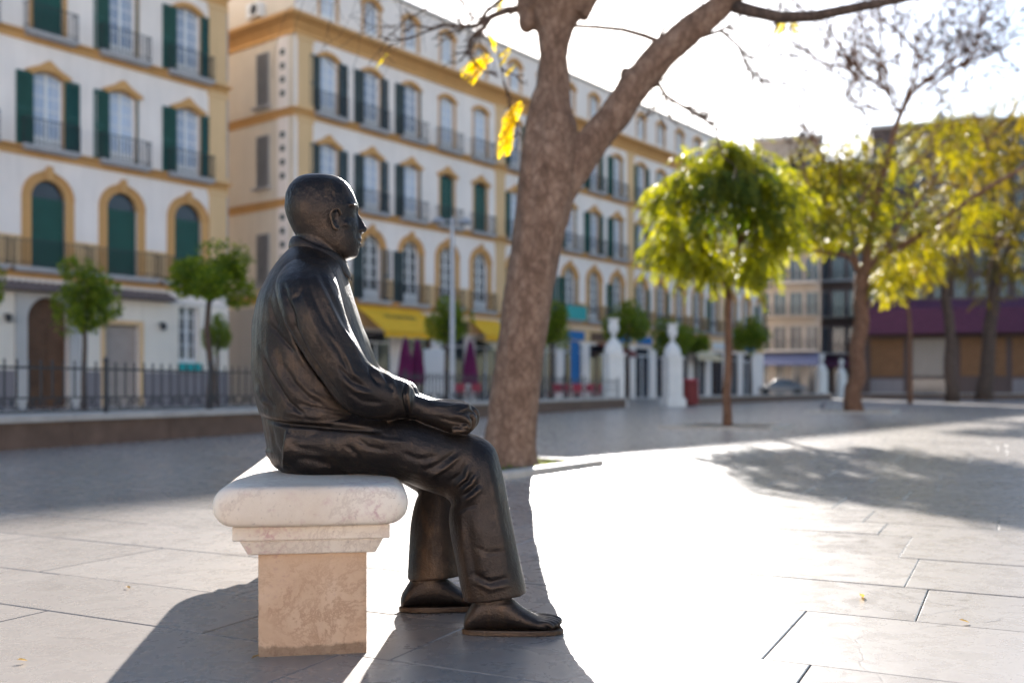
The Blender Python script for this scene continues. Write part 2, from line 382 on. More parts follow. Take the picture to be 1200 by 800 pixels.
# ------------------------------------------------------------------ ground and paving slabs
TA = R(26.6)                                     # slab rows: normal direction turned to the right of +Y
E2 = Vector((math.sin(TA), math.cos(TA), 0))     # across the rows
E1 = Vector((math.cos(TA), -math.sin(TA), 0))    # along the rows
def build_ground():
    rnd = random.Random(5)
    mb = MB(); S = 600
    mb.add([(-S,-S,0),(S,-S,0),(S,S,0),(-S,S,0)], [(0,1,2,3)])
    g = mb.build('ground', MAT['joint'], loc=(0,0,-0.0065)); tag(g, kind='structure')
    slabs = []
    v = -9.0; vs = [2.09, 2.52, 3.13, 3.65, 4.28]
    rows = []
    lo = []; x = vs[0]
    while x > -62: h = rnd.choice((.43,.52,.61,.55)); lo.append((x-h, x)); x -= h
    rows += lo[::-1] + [(vs[i], vs[i+1]) for i in range(4)]
    x = vs[-1]
    while x < 75: h = rnd.choice((.43,.52,.61,.63)); rows.append((x, x+h)); x += h
    fixed = {(2.52,3.13): -0.559, (3.13,3.65): -0.248, (3.65,4.28): -0.325, (2.09,2.52): -2.01}
    for a, b in rows:
        far = max(abs(a), abs(b))
        off = fixed.get((a,b), rnd.uniform(-1,0))
        for sgn in (1,-1):
            w = off
            lim = 62
            while abs(w) < lim:
                l = rnd.choice((.62,.8,.95,1.1,1.25))
                w2 = w+sgn*l
                slabs.append((min(w,w2), max(w,w2), a, b)); w = w2
    def corner(w, v): p = E1*w+E2*v; return p
    scored = []
    for s in slabs:
        c = corner((s[0]+s[1])/2, (s[2]+s[3])/2)
        if c.y < 0.8 or c.y > 62 or abs(c.x) > c.y*0.60+1.6:
            if not (-46 < c.y <= 62 and abs(c.x) < 40): continue
            size = 0
        else:
            inframe = c.y > 2.1 and abs(c.x) < c.y*0.53+.3
            size = (s[1]-s[0])*(s[3]-s[2])/c.y**3 if inframe else 0
        scored.append((size, s))
    scored.sort(key=lambda q: -q[0])
    big = MB()
    def slab_geo(m, s, full):
        j = 0.0012 + rnd.random()*0.0016
        w0, w1, v0, v1 = s[0]+j, s[1]-j, s[2]+j, s[3]-j
        z = rnd.uniform(-.0012, .0012); c = 0.0022
        def P(w, v, zz, dz=0): q = E1*w+E2*v; return (q.x, q.y, zz+dz)
        m.cur = min(1, max(0, rnd.gauss(.5,.22)))
        tilt = [rnd.uniform(-.0008,.0008) for _ in range(4)]
        lower = [P(w0,v0,-.03),P(w1,v0,-.03),P(w1,v1,-.03),P(w0,v1,-.03)]
        mid = [P(w0,v0,z-c,tilt[0]),P(w1,v0,z-c,tilt[1]),P(w1,v1,z-c,tilt[2]),P(w0,v1,z-c,tilt[3])]
        top = [P(w0+c,v0+c,z,tilt[0]),P(w1-c,v0+c,z,tilt[1]),P(w1-c,v1-c,z,tilt[2]),P(w0+c,v1-c,z,tilt[3])]
        if full:
            m.add(lower+mid+top, [(0,1,5,4),(1,2,6,5),(2,3,7,6),(3,0,4,7),(4,5,9,8),(5,6,10,9),(6,7,11,10),(7,4,8,11),(8,9,10,11)])
        else:
            m.add(mid+top, [(0,1,5,4),(1,2,6,5),(2,3,7,6),(3,0,4,7),(4,5,6,7)])
    for k, (sz, s) in enumerate(scored):
        if k < 300 and sz > 0:
            m = MB(); slab_geo(m, s, True)
            o = m.build('paving_slab', MAT['paving'], g, tint=True, loc=(0,0,0.0065))
        else: slab_geo(big, s, False)
    o = big.build('distant_paving_slabs', MAT['paving'], g, tint=True, loc=(0,0,0.0065)); o['kind'] = 'stuff'
    # everything past the built slabs
    m = MB(); m.add([(-400,62,-.004),(400,62,-.004),(400,560,-.004),(-400,560,-.004)], [(0,1,2,3)])
    m.build('far_pavement', MAT['asphalt'], g, loc=(0,0,0.0065))
    # paving to the sides, outside the view
build_ground()
# ------------------------------------------------------------------ the long ochre and white houses
UA = math.atan2(0.7886, 0.615)                 # direction of the facades in plan
U = Vector((0.615, 0.7886, 0)); V = Vector((-0.7886, 0.615, 0))
FC = Vector((-9.73, 44.5, 0))                  # corner of the long house
def fac_t(px):
    a = (px-CX)/F; return (a*FC.y - FC.x)/(U.x - U.y*a)

def arch(w, zs, rise, n=10, x0=0.0):
    """outline of an opening's top from left springing to right springing (x,z)"""
    out = []
    if rise >= w/2-1e-6:
        for k in range(n+1):
            a = math.pi*(1-k/n); out.append((x0+math.cos(a)*w/2, zs+math.sin(a)*rise))
    else:
        r = (w*w/4+rise*rise)/(2*rise); ha = math.asin(w/2/r)
        for k in range(n+1):
            a = -ha+2*ha*k/n; out.append((x0+r*math.sin(a), zs+rise-r+r*math.cos(a)))
    return out
MESH = {}
def getmesh(key, fn):
    if key not in MESH: MESH[key] = fn()
    return MESH[key]

def m_frame(w, h, rise, rows=4):
    """white casement: outer frame, middle post, glazing bars, low panels; origin bottom centre, y=0 at frame front"""
    m = MB(); zs = h-rise
    inn = [(-w/2+.07, 0.0)]+arch(w-.14, zs, max(rise-.03,.02))+[(w/2-.07, 0.0)]
    out = [(-w/2, 0.0)]+arch(w, zs, rise)+[(w/2, 0.0)]
    m.strip(inn, out, 0, .08)
    m.box(-.06,.06,-.012,.075,0,h-.03)
    m.box(-w/2+.07,w/2-.07,.0,.06,0.003,h*.17)
    for k in range(1, rows+1):
        z = h*.17+(h*.80)*k/(rows+.6)
        m.box(-w/2+.07,-.06,.012,.05,z-.02,z+.02); m.box(.06,w/2-.07,.012,.05,z-.02,z+.02)
    for s in (-1,1):
        x = s*(w/4+.01); m.box(x-.014,x+.014,.016,.048,h*.17,h-.14)
    return m.mesh('window', MAT['window_white'])
def m_plainframe(w, h, rise):
    m = MB(); zs = h-rise
    m.strip([(-w/2+.06, 0.0)]+arch(w-.12, zs, max(rise-.03,.02))+[(w/2-.06, 0.0)], [(-w/2, 0.0)]+arch(w, zs, rise)+[(w/2, 0.0)], 0, .08)
    m.box(-w/2+.06,w/2-.06,.0,.06,zs-.03,zs+.03)
    for a in (45,90,135):
        if rise > .4: m.tube([(0,.03,zs),(math.cos(R(a))*(rise-.05),.03,zs+math.sin(R(a))*(rise-.05))],.02,4)
    return m.mesh('window', MAT['shutter_slate'])
def m_glass(w, h, rise, dark=False):
    m = MB(); zs = h-rise
    m.extrude([(-w/2+.03,0.02),(w/2-.03,0.02)]+list(reversed(arch(w-.06, zs, max(rise-.02,.02)))), .05, .056)
    return m.mesh('glass', MAT['glass_dark' if dark else 'glass'])
def m_shutter(w, h, mat, n=22):
    """louvred leaf, hinge edge at x=0, lies in x from 0 to w"""
    m = MB(); f = .07
    m.box(0,f,-.03,.03,0,h); m.box(w-f,w,-.03,.03,0,h)
    m.box(f,w-f,-.028,.028,0,.12); m.box(f,w-f,-.028,.028,h-.10,h); m.box(f,w-f,-.028,.028,h*.47,h*.47+.09)
    for k in range(n):
        z = .12+(h-.24)*k/n; d = (h-.24)/n
        m.add([(f,-.02,z),(w-f,-.02,z),(w-f,.02,z+d*1.1),(f,.02,z+d*1.1)], [(0,1,2,3)])
    return m.mesh('shutter', mat)
def m_surround(w, h, rise, kind):
    m = MB(); zs = h-rise
    if kind == 'arch':        # full ochre band with a pointed crown
        b = .33
        inn = [(-w/2,0)]+arch(w, zs, rise, 12)+[(w/2,0)]
        o = arch(w+2*b, zs, rise+b, 12)
        mid = len(o)//2; o[mid] = (0, zs+rise+b+.14)
        out = [(-w/2-b,0)]+o+[(w/2+b,0)]
        m.strip(inn, out, -.05, .12)
        o2 = arch(w+2*b-.04, zs, rise+b-.02, 12); o2[mid] = (0, zs+rise+b+.10)
        i2 = arch(w+2*b-.22, zs, rise+b-.11, 12)
        m.strip(i2, o2, -.11, -.0505)
        m.box(-.12,.12,-.15,-.112,zs+rise-.02,zs+rise+b+.17)
    elif kind == 'pediment':  # segmental hood swelling to a peak over the window head
        i2 = arch(w+.16, zs-.02, rise+.05, 12)
        o2 = []
        for k in range(13):
            t = k/12*2-1; x = t*(w/2+.30)
            o2.append((x, zs-.02 + .12 + (rise+.22)*(1-abs(t))**.8*.95 + .14*math.exp(-(t/.28)**2)))
        m.strip(i2, o2, -.14, .02)
        inn = [(-w/2,0)]+arch(w, zs, rise, 12)+[(w/2,0)]
        out = [(-w/2-.10,0)]+arch(w+.2, zs, rise+.08, 12)+[(w/2+.10,0)]
        m.strip(inn, out, -.03, .10)
        m.add([(0,-.20,zs+rise+.02),(.16,-.141,zs+rise+.06),(0,-.141,zs+rise+.34),(-.16,-.141,zs+rise+.06)],[(0,1,2),(0,2,3),(0,3,1)])
    else:                     # plain hood
        i2 = arch(w+.10, zs, rise+.03, 12); o2 = arch(w+.52, zs-.02, rise+.24, 12)
        m.strip(i2, o2, -.10, .02)
        inn = [(-w/2,0)]+arch(w, zs, rise, 12)+[(w/2,0)]
        out = [(-w/2-.13,0)]+arch(w+.26, zs, rise+.10, 12)+[(w/2+.13,0)]
        m.strip(inn, out, -.03, .10)
    return m.mesh('surround', MAT['ochre'])
def m_balcony(w):
    m = MB(); m.box(-w/2,w/2,-.42,.02,-.10,0); m.box(-w/2+.08,w/2-.08,-.36,.02,-.18,-.1002)
    return m.mesh('balcony', MAT['balcony_slab'])
def m_railing(w, h=.95):
    m = MB()
    m.box(-w/2+.03,w/2-.03,-.40,-.365,h-.03,h); m.box(-w/2+.03,w/2-.03,-.395,-.37,.10,.125)
    n = int(w/.14)
    for k in range(n+1):
        x = -w/2+.04+(w-.08)*k/n; m.box(x-.009,x+.009,-.391,-.373,.0,h-.031)
    for s in (-1,1):
        x = s*(w/2-.045)
        m.box(x-.012,x+.012,-.364,.0,h-.028,h-.002); m.box(x-.01,x+.01,-.364,.0,.102,.123)
        for y in (-.26,-.13): m.box(x-.009,x+.009,y-.009,y+.009,0,h-.0285)
    return m.mesh('railing', MAT['iron'])
def m_roller(w, h, rise):
    """closed green slatted door blind with a dark fanlight above"""
    m = MB(); zs = h-rise
    n = 30
    for k in range(n):
        z = zs*k/n; d = zs/n
        m.add([(-w/2+.02,.0,z),(w/2-.02,.0,z),(w/2-.02,.035,z+d),(-w/2+.02,.035,z+d),(-w/2+.02,.0,z+d*.99),(w/2-.02,.0,z+d*.99)],[(0,1,5,4),(4,5,2,3)])
    return m.mesh('blind', MAT['roller_green'])
def m_fan(w, rise):
    m = MB(); m.extrude([(-w/2+.02,0),(w/2-.02,0)]+list(reversed(arch(w-.04,0,rise-.02)))[0:], .03,.05)
    return m.mesh('fanlight', MAT['glass_dark'])

def window(parent, t, z, w, h, rise, kind, shut='green', balcony=1.0, depth=.16, blind=False, openang=(0,0), dark=False):
    """one window as a part of its house; its pieces are sub-parts"""
    o = link_mesh('window', getmesh(('pf' if blind else 'f',w,h,rise), lambda: (m_plainframe if blind else m_frame)(w,h,rise)), parent, (t, depth, z))
    if blind:
        link_mesh('blind', getmesh(('r',w,h,rise), lambda: m_roller(w,h,rise)), o, (0,-.045,0))
        link_mesh('fanlight', getmesh(('fl',w,rise), lambda: m_fan(w,rise)), o, (0,-.04,h-rise))
    else:
        link_mesh('glass', getmesh(('g',w,h,rise,dark), lambda: m_glass(w,h,rise,dark)), o, (0,0,0))
    link_mesh('surround', getmesh(('s',w,h,rise,kind), lambda: m_surround(w,h,rise,kind)), o, (0,-depth,0))
    if shut:
        mt = MAT['shutter_green'] if shut == 'green' else MAT['shutter_slate']
        sw = w/2+.02; sh = h-rise+.02 if rise < w/2-.01 else h-rise
        me = getmesh(('sh',sw,sh,shut), lambda: m_shutter(sw,sh,mt))
        l = link_mesh('shutter', me, o, (-w/2-.02, -depth-.09, .01), (0,0,math.pi-openang[0]))
        r = link_mesh('shutter', me, o, (w/2+.02, -depth-.09, .01), (0,0,openang[1]))
    if balcony:
        bw = w+balcony
        link_mesh('balcony', getmesh(('b',bw), lambda: m_balcony(bw)), o, (0,-depth,-.02))
        link_mesh('railing', getmesh(('rl',bw), lambda: m_railing(bw)), o, (0,-depth,-.02))
    return o

def wall_holes(x0, x1, z0, z1, holes, thick=.35):
    """front wall at y=0 with rectangular openings and their reveals"""
    m = MB()
    xs = sorted({x0,x1}|{round(h[0],4) for h in holes}|{round(h[1],4) for h in holes})
    zs = sorted({z0,z1}|{round(h[2],4) for h in holes}|{round(h[3],4) for h in holes})
    for j in range(len(zs)-1):
        run = None
        zc = (zs[j]+zs[j+1])/2
        for i in range(len(xs)-1):
            xc = (xs[i]+xs[i+1])/2
            solid = not any(h[0] < xc < h[1] and h[2] < zc < h[3] for h in holes)
            if solid and run is None: run = xs[i]
            if run is not None and (not solid or i == len(xs)-2):
                e = xs[i+1] if solid else xs[i]
                m.add([(run,0,zs[j]),(e,0,zs[j]),(e,0,zs[j+1]),(run,0,zs[j+1])],[(0,1,2,3)]); run = None
    for a,b,c,d in holes:
        m.add([(a,0,c),(b,0,c),(b,0,d),(a,0,d),(a,thick,c),(b,thick,c),(b,thick,d),(a,thick,d)],[(0,1,5,4),(1,2,6,5),(2,3,7,6),(3,0,4,7)])
    return m
def cornice(m, x0, x1, prof, y_side=None):
    """profile of (projection, z) run along the front; mitred short returns on both ends"""
    for (p0,z0),(p1,z1) in zip(prof[:-1],prof[1:]):
        m.add([(x0-p0,-p0,z0),(x1+p0,-p0,z0),(x1+p1,-p1,z1),(x0-p1,-p1,z1),(x0-p0,y_side or .0,z0),(x0-p1,y_side or .0,z1),(x1+p0,y_side or .0,z0),(x1+p1,y_side or .0,z1)],
              [(0,1,2,3),(4,0,3,5),(1,6,7,2)])
    return m
Z1, Z2, Z3, ZC, ZT = 4.90, 9.16, 13.2, 16.55, 20.0
def band(parent, x0, x1, z, side):
    m = MB(); cornice(m, x0, x1, [(0.0,z-.34),(.06,z-.34),(.06,z-.16),(.16,z-.08),(.20,z),(.0,z+.02)], side)
    return m.build('string_course', MAT['ochre'], parent)
def main_cornice(parent, x0, x1, side):
    m = MB(); cornice(m, x0, x1, [(0,ZC),(.05,ZC),(.05,ZC+.32),(.14,ZC+.36),(.16,ZC+.5),(.42,ZC+.66),(.55,ZC+.70),(.55,ZC+.86),(0,ZC+.90)], side)
    return m.build('cornice', MAT['ochre'], parent)

def ochre_house(t0, t1, cols, label, side_depth, attic, specs, right):
    root = empty('ochre_house', FC, UA, label, 'house')
    holes = []; wins = []
    W1, H1 = 1.25, 3.15
    W2, H2, R2 = 1.12, 2.72, .17
    for i, t in enumerate(cols):
        holes.append((t-W1/2, t+W1/2, Z1+.06, Z1+.06+H1)); holes.append((t-W2/2, t+W2/2, Z2+.08, Z2+.08+H2)); holes.append((t-W2/2, t+W2/2, Z3+.08, Z3+.08+H2))
        if attic: holes.append((t-.5, t+.5, 17.75, 19.4))
    for (a,b,c,d) in specs['ground']: holes.append((a,b,c,d))
    top = ZT if attic else ZC+.95
    wall_holes(t0, t1, -.3, top, holes).build('wall', MAT['plaster_white'], root)
    m = MB(); m.box(t0, t1, .36, 13.0, -.3, top-.02); m.add([(t0,0,-.3),(t0,.36,-.3),(t0,.36,top),(t0,0,top)],[(3,2,1,0)]); m.add([(t1,0,-.3),(t1,.36,-.3),(t1,.36,top),(t1,0,top)],[(0,1,2,3)])
    m.add([(t0,0,top),(t1,0,top),(t1,.36,top),(t0,.36,top)],[(0,1,2,3)])
    m.build('side_wall', MAT['plaster_side'], root)
    if attic:
        m = MB(); m.box(t0-.10,t1+.10,-.12,13.1,top+.001,top+.16); m.build('roof', MAT['stone_grey'], root)
    band(root, t0, t1, Z1+.03, side_depth); band(root, t0, t1, Z2+.05, side_depth); band(root, t0, t1, Z3+.05, side_depth)
    main_cornice(root, t0, t1, side_depth)
    for p in specs['pilasters']:
        m = MB()
        for a, b in ((Z1+.06,Z2-.30),(Z2+.08,Z3-.30),(Z3+.08,ZC-.005)):
            m.box(p-.42,p+.42,-.05,.01,a,b); m.box(p-.48,p+.48,-.09,.01,b-.18,b-.002); m.box(p-.46,p+.46,-.08,.01,a,a+.22)
        m.build('pilaster', MAT['ochre_pale'], root)
    edges = sorted(list(cols)); prev = t0
    for t in edges+[None]:
        e = t-W1/2-.34 if t is not None else t1
        if e-prev > .1:
            m = MB(); m.box(prev+.002,e,-.022,-.001,Z1+.06,Z1+1.15); m.build('dado', MAT['ochre_pale'], root)
        if t is not None: prev = t+W1/2+.34
    rnd = random.Random(7 if right else 3)
    for i, t in enumerate(cols):
        oa = (R(rnd.uniform(3,16)), R(rnd.uniform(3,16)))
        if rnd.random() < .3: oa = (oa[0], R(rnd.uniform(30,75))) if rnd.random() < .6 else (R(rnd.uniform(30,70)), oa[1])
        if right:
            bare = (i % 5) in (3,4) and i < 5
            slate = 'slate' if i < 5 else 'green'
            window(root, t, Z1+.06, W1, H1, W1/2, 'arch', None if (bare or i % 4 == 0) else slate, .9, openang=oa, dark=True)
            window(root, t, Z2+.08, W2, H2, R2, 'pediment', None if bare else slate, .8, blind=bare, openang=oa)
            window(root, t, Z3+.08, W2, H2, R2, 'hood', None if bare else slate, .8, openang=oa)
            if attic: window(root, t, 17.75, 1.0, 1.65, .25, 'hood', None, 0)
        else:
            window(root, t, Z1+.06, W1, H1, W1/2, 'arch', None, 1.5, blind=True)
            window(root, t, Z2+.08, W2, H2, R2, 'pediment', 'green', .95, openang=oa)
            if abs(t-cols[2]) < .1: window(root, t, Z3+.08, W2, H2, R2, 'hood', None, .8, blind=True)
            else: window(root, t, Z3+.08, W2, H2, R2, 'hood', 'green', .95, openang=oa)
    return root

# ---- the long house in the middle
cols = []; pil = [0.62]
for b in range(4):
    for k in range(5):
        t = 2.0+2.75*k+14.1*b
        if t < 50: cols.append(t)
    pil.append(14.72+14.1*b)
pil = [p for p in pil if p < 50]
T_END = 50.4
shops = []
t = 1.3
while t < 48.5:
    shops.append((t, t+2.1, .05, 3.45)); t += 2.82
lh = ochre_house(0.0, T_END, cols, 'long white and ochre house with shops and awnings at street level', 13.0, True, {'ground': shops, 'pilasters': pil}, True)
# tall base band and shop fronts
m = MB()
for i, (a,b,c,d) in enumerate(shops):
    o = MB(); o.box(a+.003,b-.003,.18,.22,c,d-.003)
    s = o.build('shop_window', MAT['glass_dark'], lh)
    f = MB(); f.box(a+.003,a+.08,.10,.178,c,d-.003); f.box(b-.08,b-.003,.10,.178,c,d-.003); f.box(a+.081,b-.081,.10,.178,d-.55,d-.47); f.box((a+b)/2-.03,(a+b)/2+.03,.11,.177,c,d-.551)
    f.build('shop_frame', [MAT['stone_grey'],MAT['window_white'],MAT['door_wood']][i%3], s)
m = MB(); m.box(.0,T_END,-.045,.0,3.62,4.50); m.build('fascia', MAT['ochre_pale'], lh)
rnd = random.Random(2)
for i, (a,b,c,d) in enumerate(shops):
    if i in (1,4) or rnd.random() < .25: continue
    sgn = MB(); sgn.box(a+.05,b-.05,-.12,-.0455,3.70,4.25)
    sgn.build('shop_sign', [MAT['stone_grey'],MAT['awning_purple'],MAT['board_white'],MAT['door_wood'],MAT['banner_blue']][rnd.randrange(5)], lh)
# awnings
def awning(t0, t1, z0, z1, out, mat, name='awning'):
    m = MB()
    n = 8
    vs = []
    for k in range(n+1):
        u = k/n; vs.append((-.06-out*u, z0-(z0-z1)*(u*.9+.1*u*u)))
    for (y0,a),(y1,b) in zip(vs[:-1],vs[1:]):
        m.add([(t0,y0,a),(t1,y0,a),(t1,y1,b),(t0,y1,b),(t0,y0,a-.03),(t1,y0,a-.03),(t1,y1,b-.03),(t0,y1,b-.03)],[(3,2,1,0),(4,5,6,7),(0,4,7,3),(1,2,6,5)])
    y, z = vs[-1]
    k = int((t1-t0)/.28)
    for i in range(k):
        a = t0+(t1-t0)*i/k; b = t0+(t1-t0)*(i+1)/k
        m.add([(a,y,z),(b,y,z),(b,y-.01,z-.24),((a+b)/2,y-.01,z-.31),(a,y-.01,z-.24)],[(0,4,3,2,1),(0,1,2,3,4)])
    o = m.build(name, mat, lh)
    f = MB()
    for tt in (t0+.08,t1-.08):
        f.tube([(tt,-.06,z1-.2),(tt,y+.05,z1-.05)], .02, 5)
    f.tube([(t0,y+.02,z-.03),(t1,y+.02,z-.03)], .025, 5)
    f.build('awning_frame', MAT['metal_grey'], o)
    return o, vs
aw, vsw = awning(3.6, 8.0, 4.65, 3.35, 2.0, MAT['awning_yellow'])
m = MB()     # dark, unreadable lettering printed across the yellow awning
rr = random.Random(4); x = 4.7
while x < 6.9:
    h_ = rr.uniform(.12,.30); w_ = rr.uniform(.05,.13)
    u = .42; y = -.06-2.0*u; zc = 4.65-(1.3)*(u*.9+.1*u*u)
    dy = .8385; dz = .545
    m.add([(x,y+dy*h_/2,zc+dz*h_/2+.015),(x+w_,y+dy*h_/2,zc+dz*h_/2+.015),(x+w_+.02,y-dy*h_/2,zc-dz*h_/2+.015),(x-.02,y-dy*h_/2,zc-dz*h_/2+.015)],[(3,2,1,0)])
    x += w_+rr.uniform(.05,.1)
m.build('awning_print', MAT['paint_dark'], aw)
awning(11.9, 14.3, 4.45, 3.55, 1.2, MAT['awning_yellow'])
awning(12.2, 14.4, 3.50, 3.0, 1.5, MAT['awning_cream'])
awning(24.6, 27.4, 3.6, 3.0, 1.3, MAT['bin_red'])
awning(36.0, 40.0, 3.6, 3.0, 1.3, MAT['awning_cream'])
# teal sign hung on the first floor railing and a blue banner below it
m = MB(); ts = fac_t(668); m.box(ts-1.1,ts+1.1,-.52,-.46,Z1+.02,Z1+.85); m.build('hanging_sign', MAT['sign_teal'], lh)
m = MB(); m.box(ts-.3,ts+.55,-.30,-.26,1.0,3.55); m.box(ts-.35,ts+.6,-.31,-.25,3.551,3.60); m.build('banner', MAT['banner_blue'], lh)
# quoins and louvred windows on the side wall (plane t=0, facing the lane)
m0 = MB(); m0.box(-.06,.06,-.14,.14,-.13,.13); qm = m0.mesh('quoin', MAT['shutter_slate'])
z = 5.3
while z < 16.4:
    if min(abs(z-Z2), abs(z-Z3)) > .5: link_mesh('quoin', qm, lh, (-.02,.75,z))
    z += .62
m0 = MB(); m0.box(-.05,.012,0.42,1.12,Z1+.1,ZC-.01); m0.build('corner_strip', MAT['plaster_white'], lh)
for z, hh in ((1.0,2.2),(5.4,2.4),(9.9,2.4),(13.6,2.5)):
    m = MB(); y0 = 1.7; w = .95
    m.box(-.05,.01,y0,y0+w,z,z+hh); s = m.build('side_window', MAT['stone_grey'], lh)
    m = MB()
    for k in range(24):
        zz = z+.06+(hh-.12)*k/24; m.add([(-.055,y0+.07,zz),(-.055,y0+w-.07,zz),(-.085,y0+w-.07,zz+.085),(-.085,y0+.07,zz+.085)],[(0,1,2,3),(3,2,1,0)])
    m.build('louvres', MAT['louver_grey'], s)
    m = MB(); m.box(-.30,-.0,y0-.1,y0+w+.1,z-.1,z-.02); m.build('sill', MAT['balcony_slab'], s)
# ground floor of the side wall
m = MB(); m.box(-.04,.0,0.0,13.0,-.3,4.4); m.build('base_course', MAT['stone_grey'], lh)

# ---- the nearer house on the left, across the lane
lcols = [-5.46-2.87*k for k in range(5)]
door_t, gar_t, win_t = fac_t(54), fac_t(141), fac_t(219)
LT1 = -3.62
gs = [(door_t-.78,door_t+.78,-.2,3.95),(gar_t-.72,gar_t+.72,-.2,3.1),(win_t-.46,win_t+.46,1.45,3.95)]
nh = ochre_house(-21.0, LT1, lcols, 'white and ochre house with green blinds and brown arched door by the railing', 13.0, True, {'ground': gs, 'pilasters': [LT1-.43]}, False)
# street-level base in cream boards, grey stone round the door, tiled eave
PR = .14
m = wall_holes(-21.0, LT1+.0, -.3, 4.05, gs, .14); b = m.build('base_course', MAT['cream_base'], nh, loc=(0,-PR,0))
m = MB(); m.box(-21.0,LT1,-PR,-.001,4.051,4.10); m.add([(LT1,-PR,-.3),(LT1,0,-.3),(LT1,0,4.05),(LT1,-PR,4.05)],[(0,1,2,3)]); m.build('ledge', MAT['stone_grey'], nh)
def clad(a, b, z):
    m = MB(); m.box(a+.004,b-.004,-PR-.012,-PR-.001,z,z+.475); m.build('cladding_board', MAT['cream_base'], nh)
for z in (.05,.55,1.05,1.55,2.05,2.55,3.05,3.55):
    spans = [(-15.0,door_t-1.2),(door_t+1.2,gar_t-.87)]
    if z > 2.7: spans[1] = (door_t+1.2, gar_t-.87)
    spans += [(gar_t+.87,win_t-.5),(win_t+.5,LT1)] if z > 1.2 else [(gar_t+.87,LT1)]
    for a_, b_ in spans: clad(a_, b_, z)
inn = [(door_t-.78,-.2)]+arch(1.56,3.15,.78,12,door_t)+[(door_t+.78,-.2)]
out = [(door_t-1.18,-.2),]+[(door_t-1.18+2.36*k/12, 4.02) for k in range(13)]+[(door_t+1.18,-.2)]
m = MB(); m.strip(inn, out, -PR-.10, -PR+.05); m.build('door_surround', MAT['stone_grey'], nh)
m = MB(); m.extrude([(door_t-.76,-.2),(door_t+.76,-.2)]+list(reversed(arch(1.52,3.15,.76,12,door_t))), .12,.20); d = m.build('door', MAT['door_wood'], nh)
for s in (-1,1):
    for z0,z1 in ((.15,1.1),(1.25,2.1),(2.25,3.0)):
        m = MB(); x0 = door_t+(.08 if s > 0 else -.66); m.cbox(x0,x0+.58,.095,.119,z0,z1,.0); m.build('door_panel', MAT['door_wood'], d)
m = MB(); m.box(gar_t-.70,gar_t+.70,.10,.16,-.2,3.08); d = m.build('garage_door', MAT['door_taupe'], nh)
for k in range(9):
    m = MB(); z = -.1+.35*k; m.box(gar_t-.68,gar_t+.68,.08,.099,z,z+.32); m.build('door_panel', MAT['door_taupe'], d)
m = MB(); m.strip([(gar_t-.72,-.2),(gar_t-.72,3.1),(gar_t+.72,3.1),(gar_t+.72,-.2)],[(gar_t-.86,-.2),(gar_t-.86,3.26),(gar_t+.86,3.26),(gar_t+.86,-.2)],-PR-.06,-PR+.02); m.build('garage_surround', MAT['ochre_pale'], nh)
o = link_mesh('window', getmesh(('f',.92,2.5,.05), lambda: m_frame(.92,2.5,.05,3)), nh, (win_t,.05,1.45)); link_mesh('glass', getmesh(('gd',), lambda: (lambda m: (m.box(-.44,.44,.05,.056,0,2.45), m.mesh('glass', MAT['glass_dark']))[1])(MB())), o)
m = MB(); m.box(-.5,.5,-.30,-.22,-.1,.25); m.build('window_box', MAT['sign_teal'], o)
for a_, b_ in ((-15.0,door_t-1.2),(door_t+1.2,gar_t-.87),(gar_t+.87,LT1)):
    m = MB(); m.box(a_,b_,-PR-.05,-PR-.0125,-.3,1.32); m.build('plinth', MAT['facade_grey'], nh)
# tiled eave over the street floor
m = MB(); ex1 = -6.35
vs = []
n = int((21.0+ex1)/.24)
for k in range(n):
    a = -21.0+(ex1+21.0)*k/n; w = (ex1+21.0)/n
    m.add([(a,-.75,4.10),(a+w*.5,-.75,4.17),(a+w,-.75,4.10),(a,-.002,4.42),(a+w*.5,-.002,4.49),(a+w,-.002,4.42)],[(0,1,4,3),(1,2,5,4),(0,2,1)])
m.box(-21.0,ex1,-.70,-.0,4.101,4.1015)
m.build('eave', MAT['roof_tile'], nh)
for px in (185,4):
    tl = fac_t(px); m = MB(); m.box(tl-.05,tl+.05,-PR-.28,-PR-.012,3.2,3.26); m.lathe([(.03,2.95),(.11,3.0),(.13,3.18),(.04,3.26)],8,(tl,-PR-.24,0)); m.build('wall_lamp', MAT['iron'], nh)

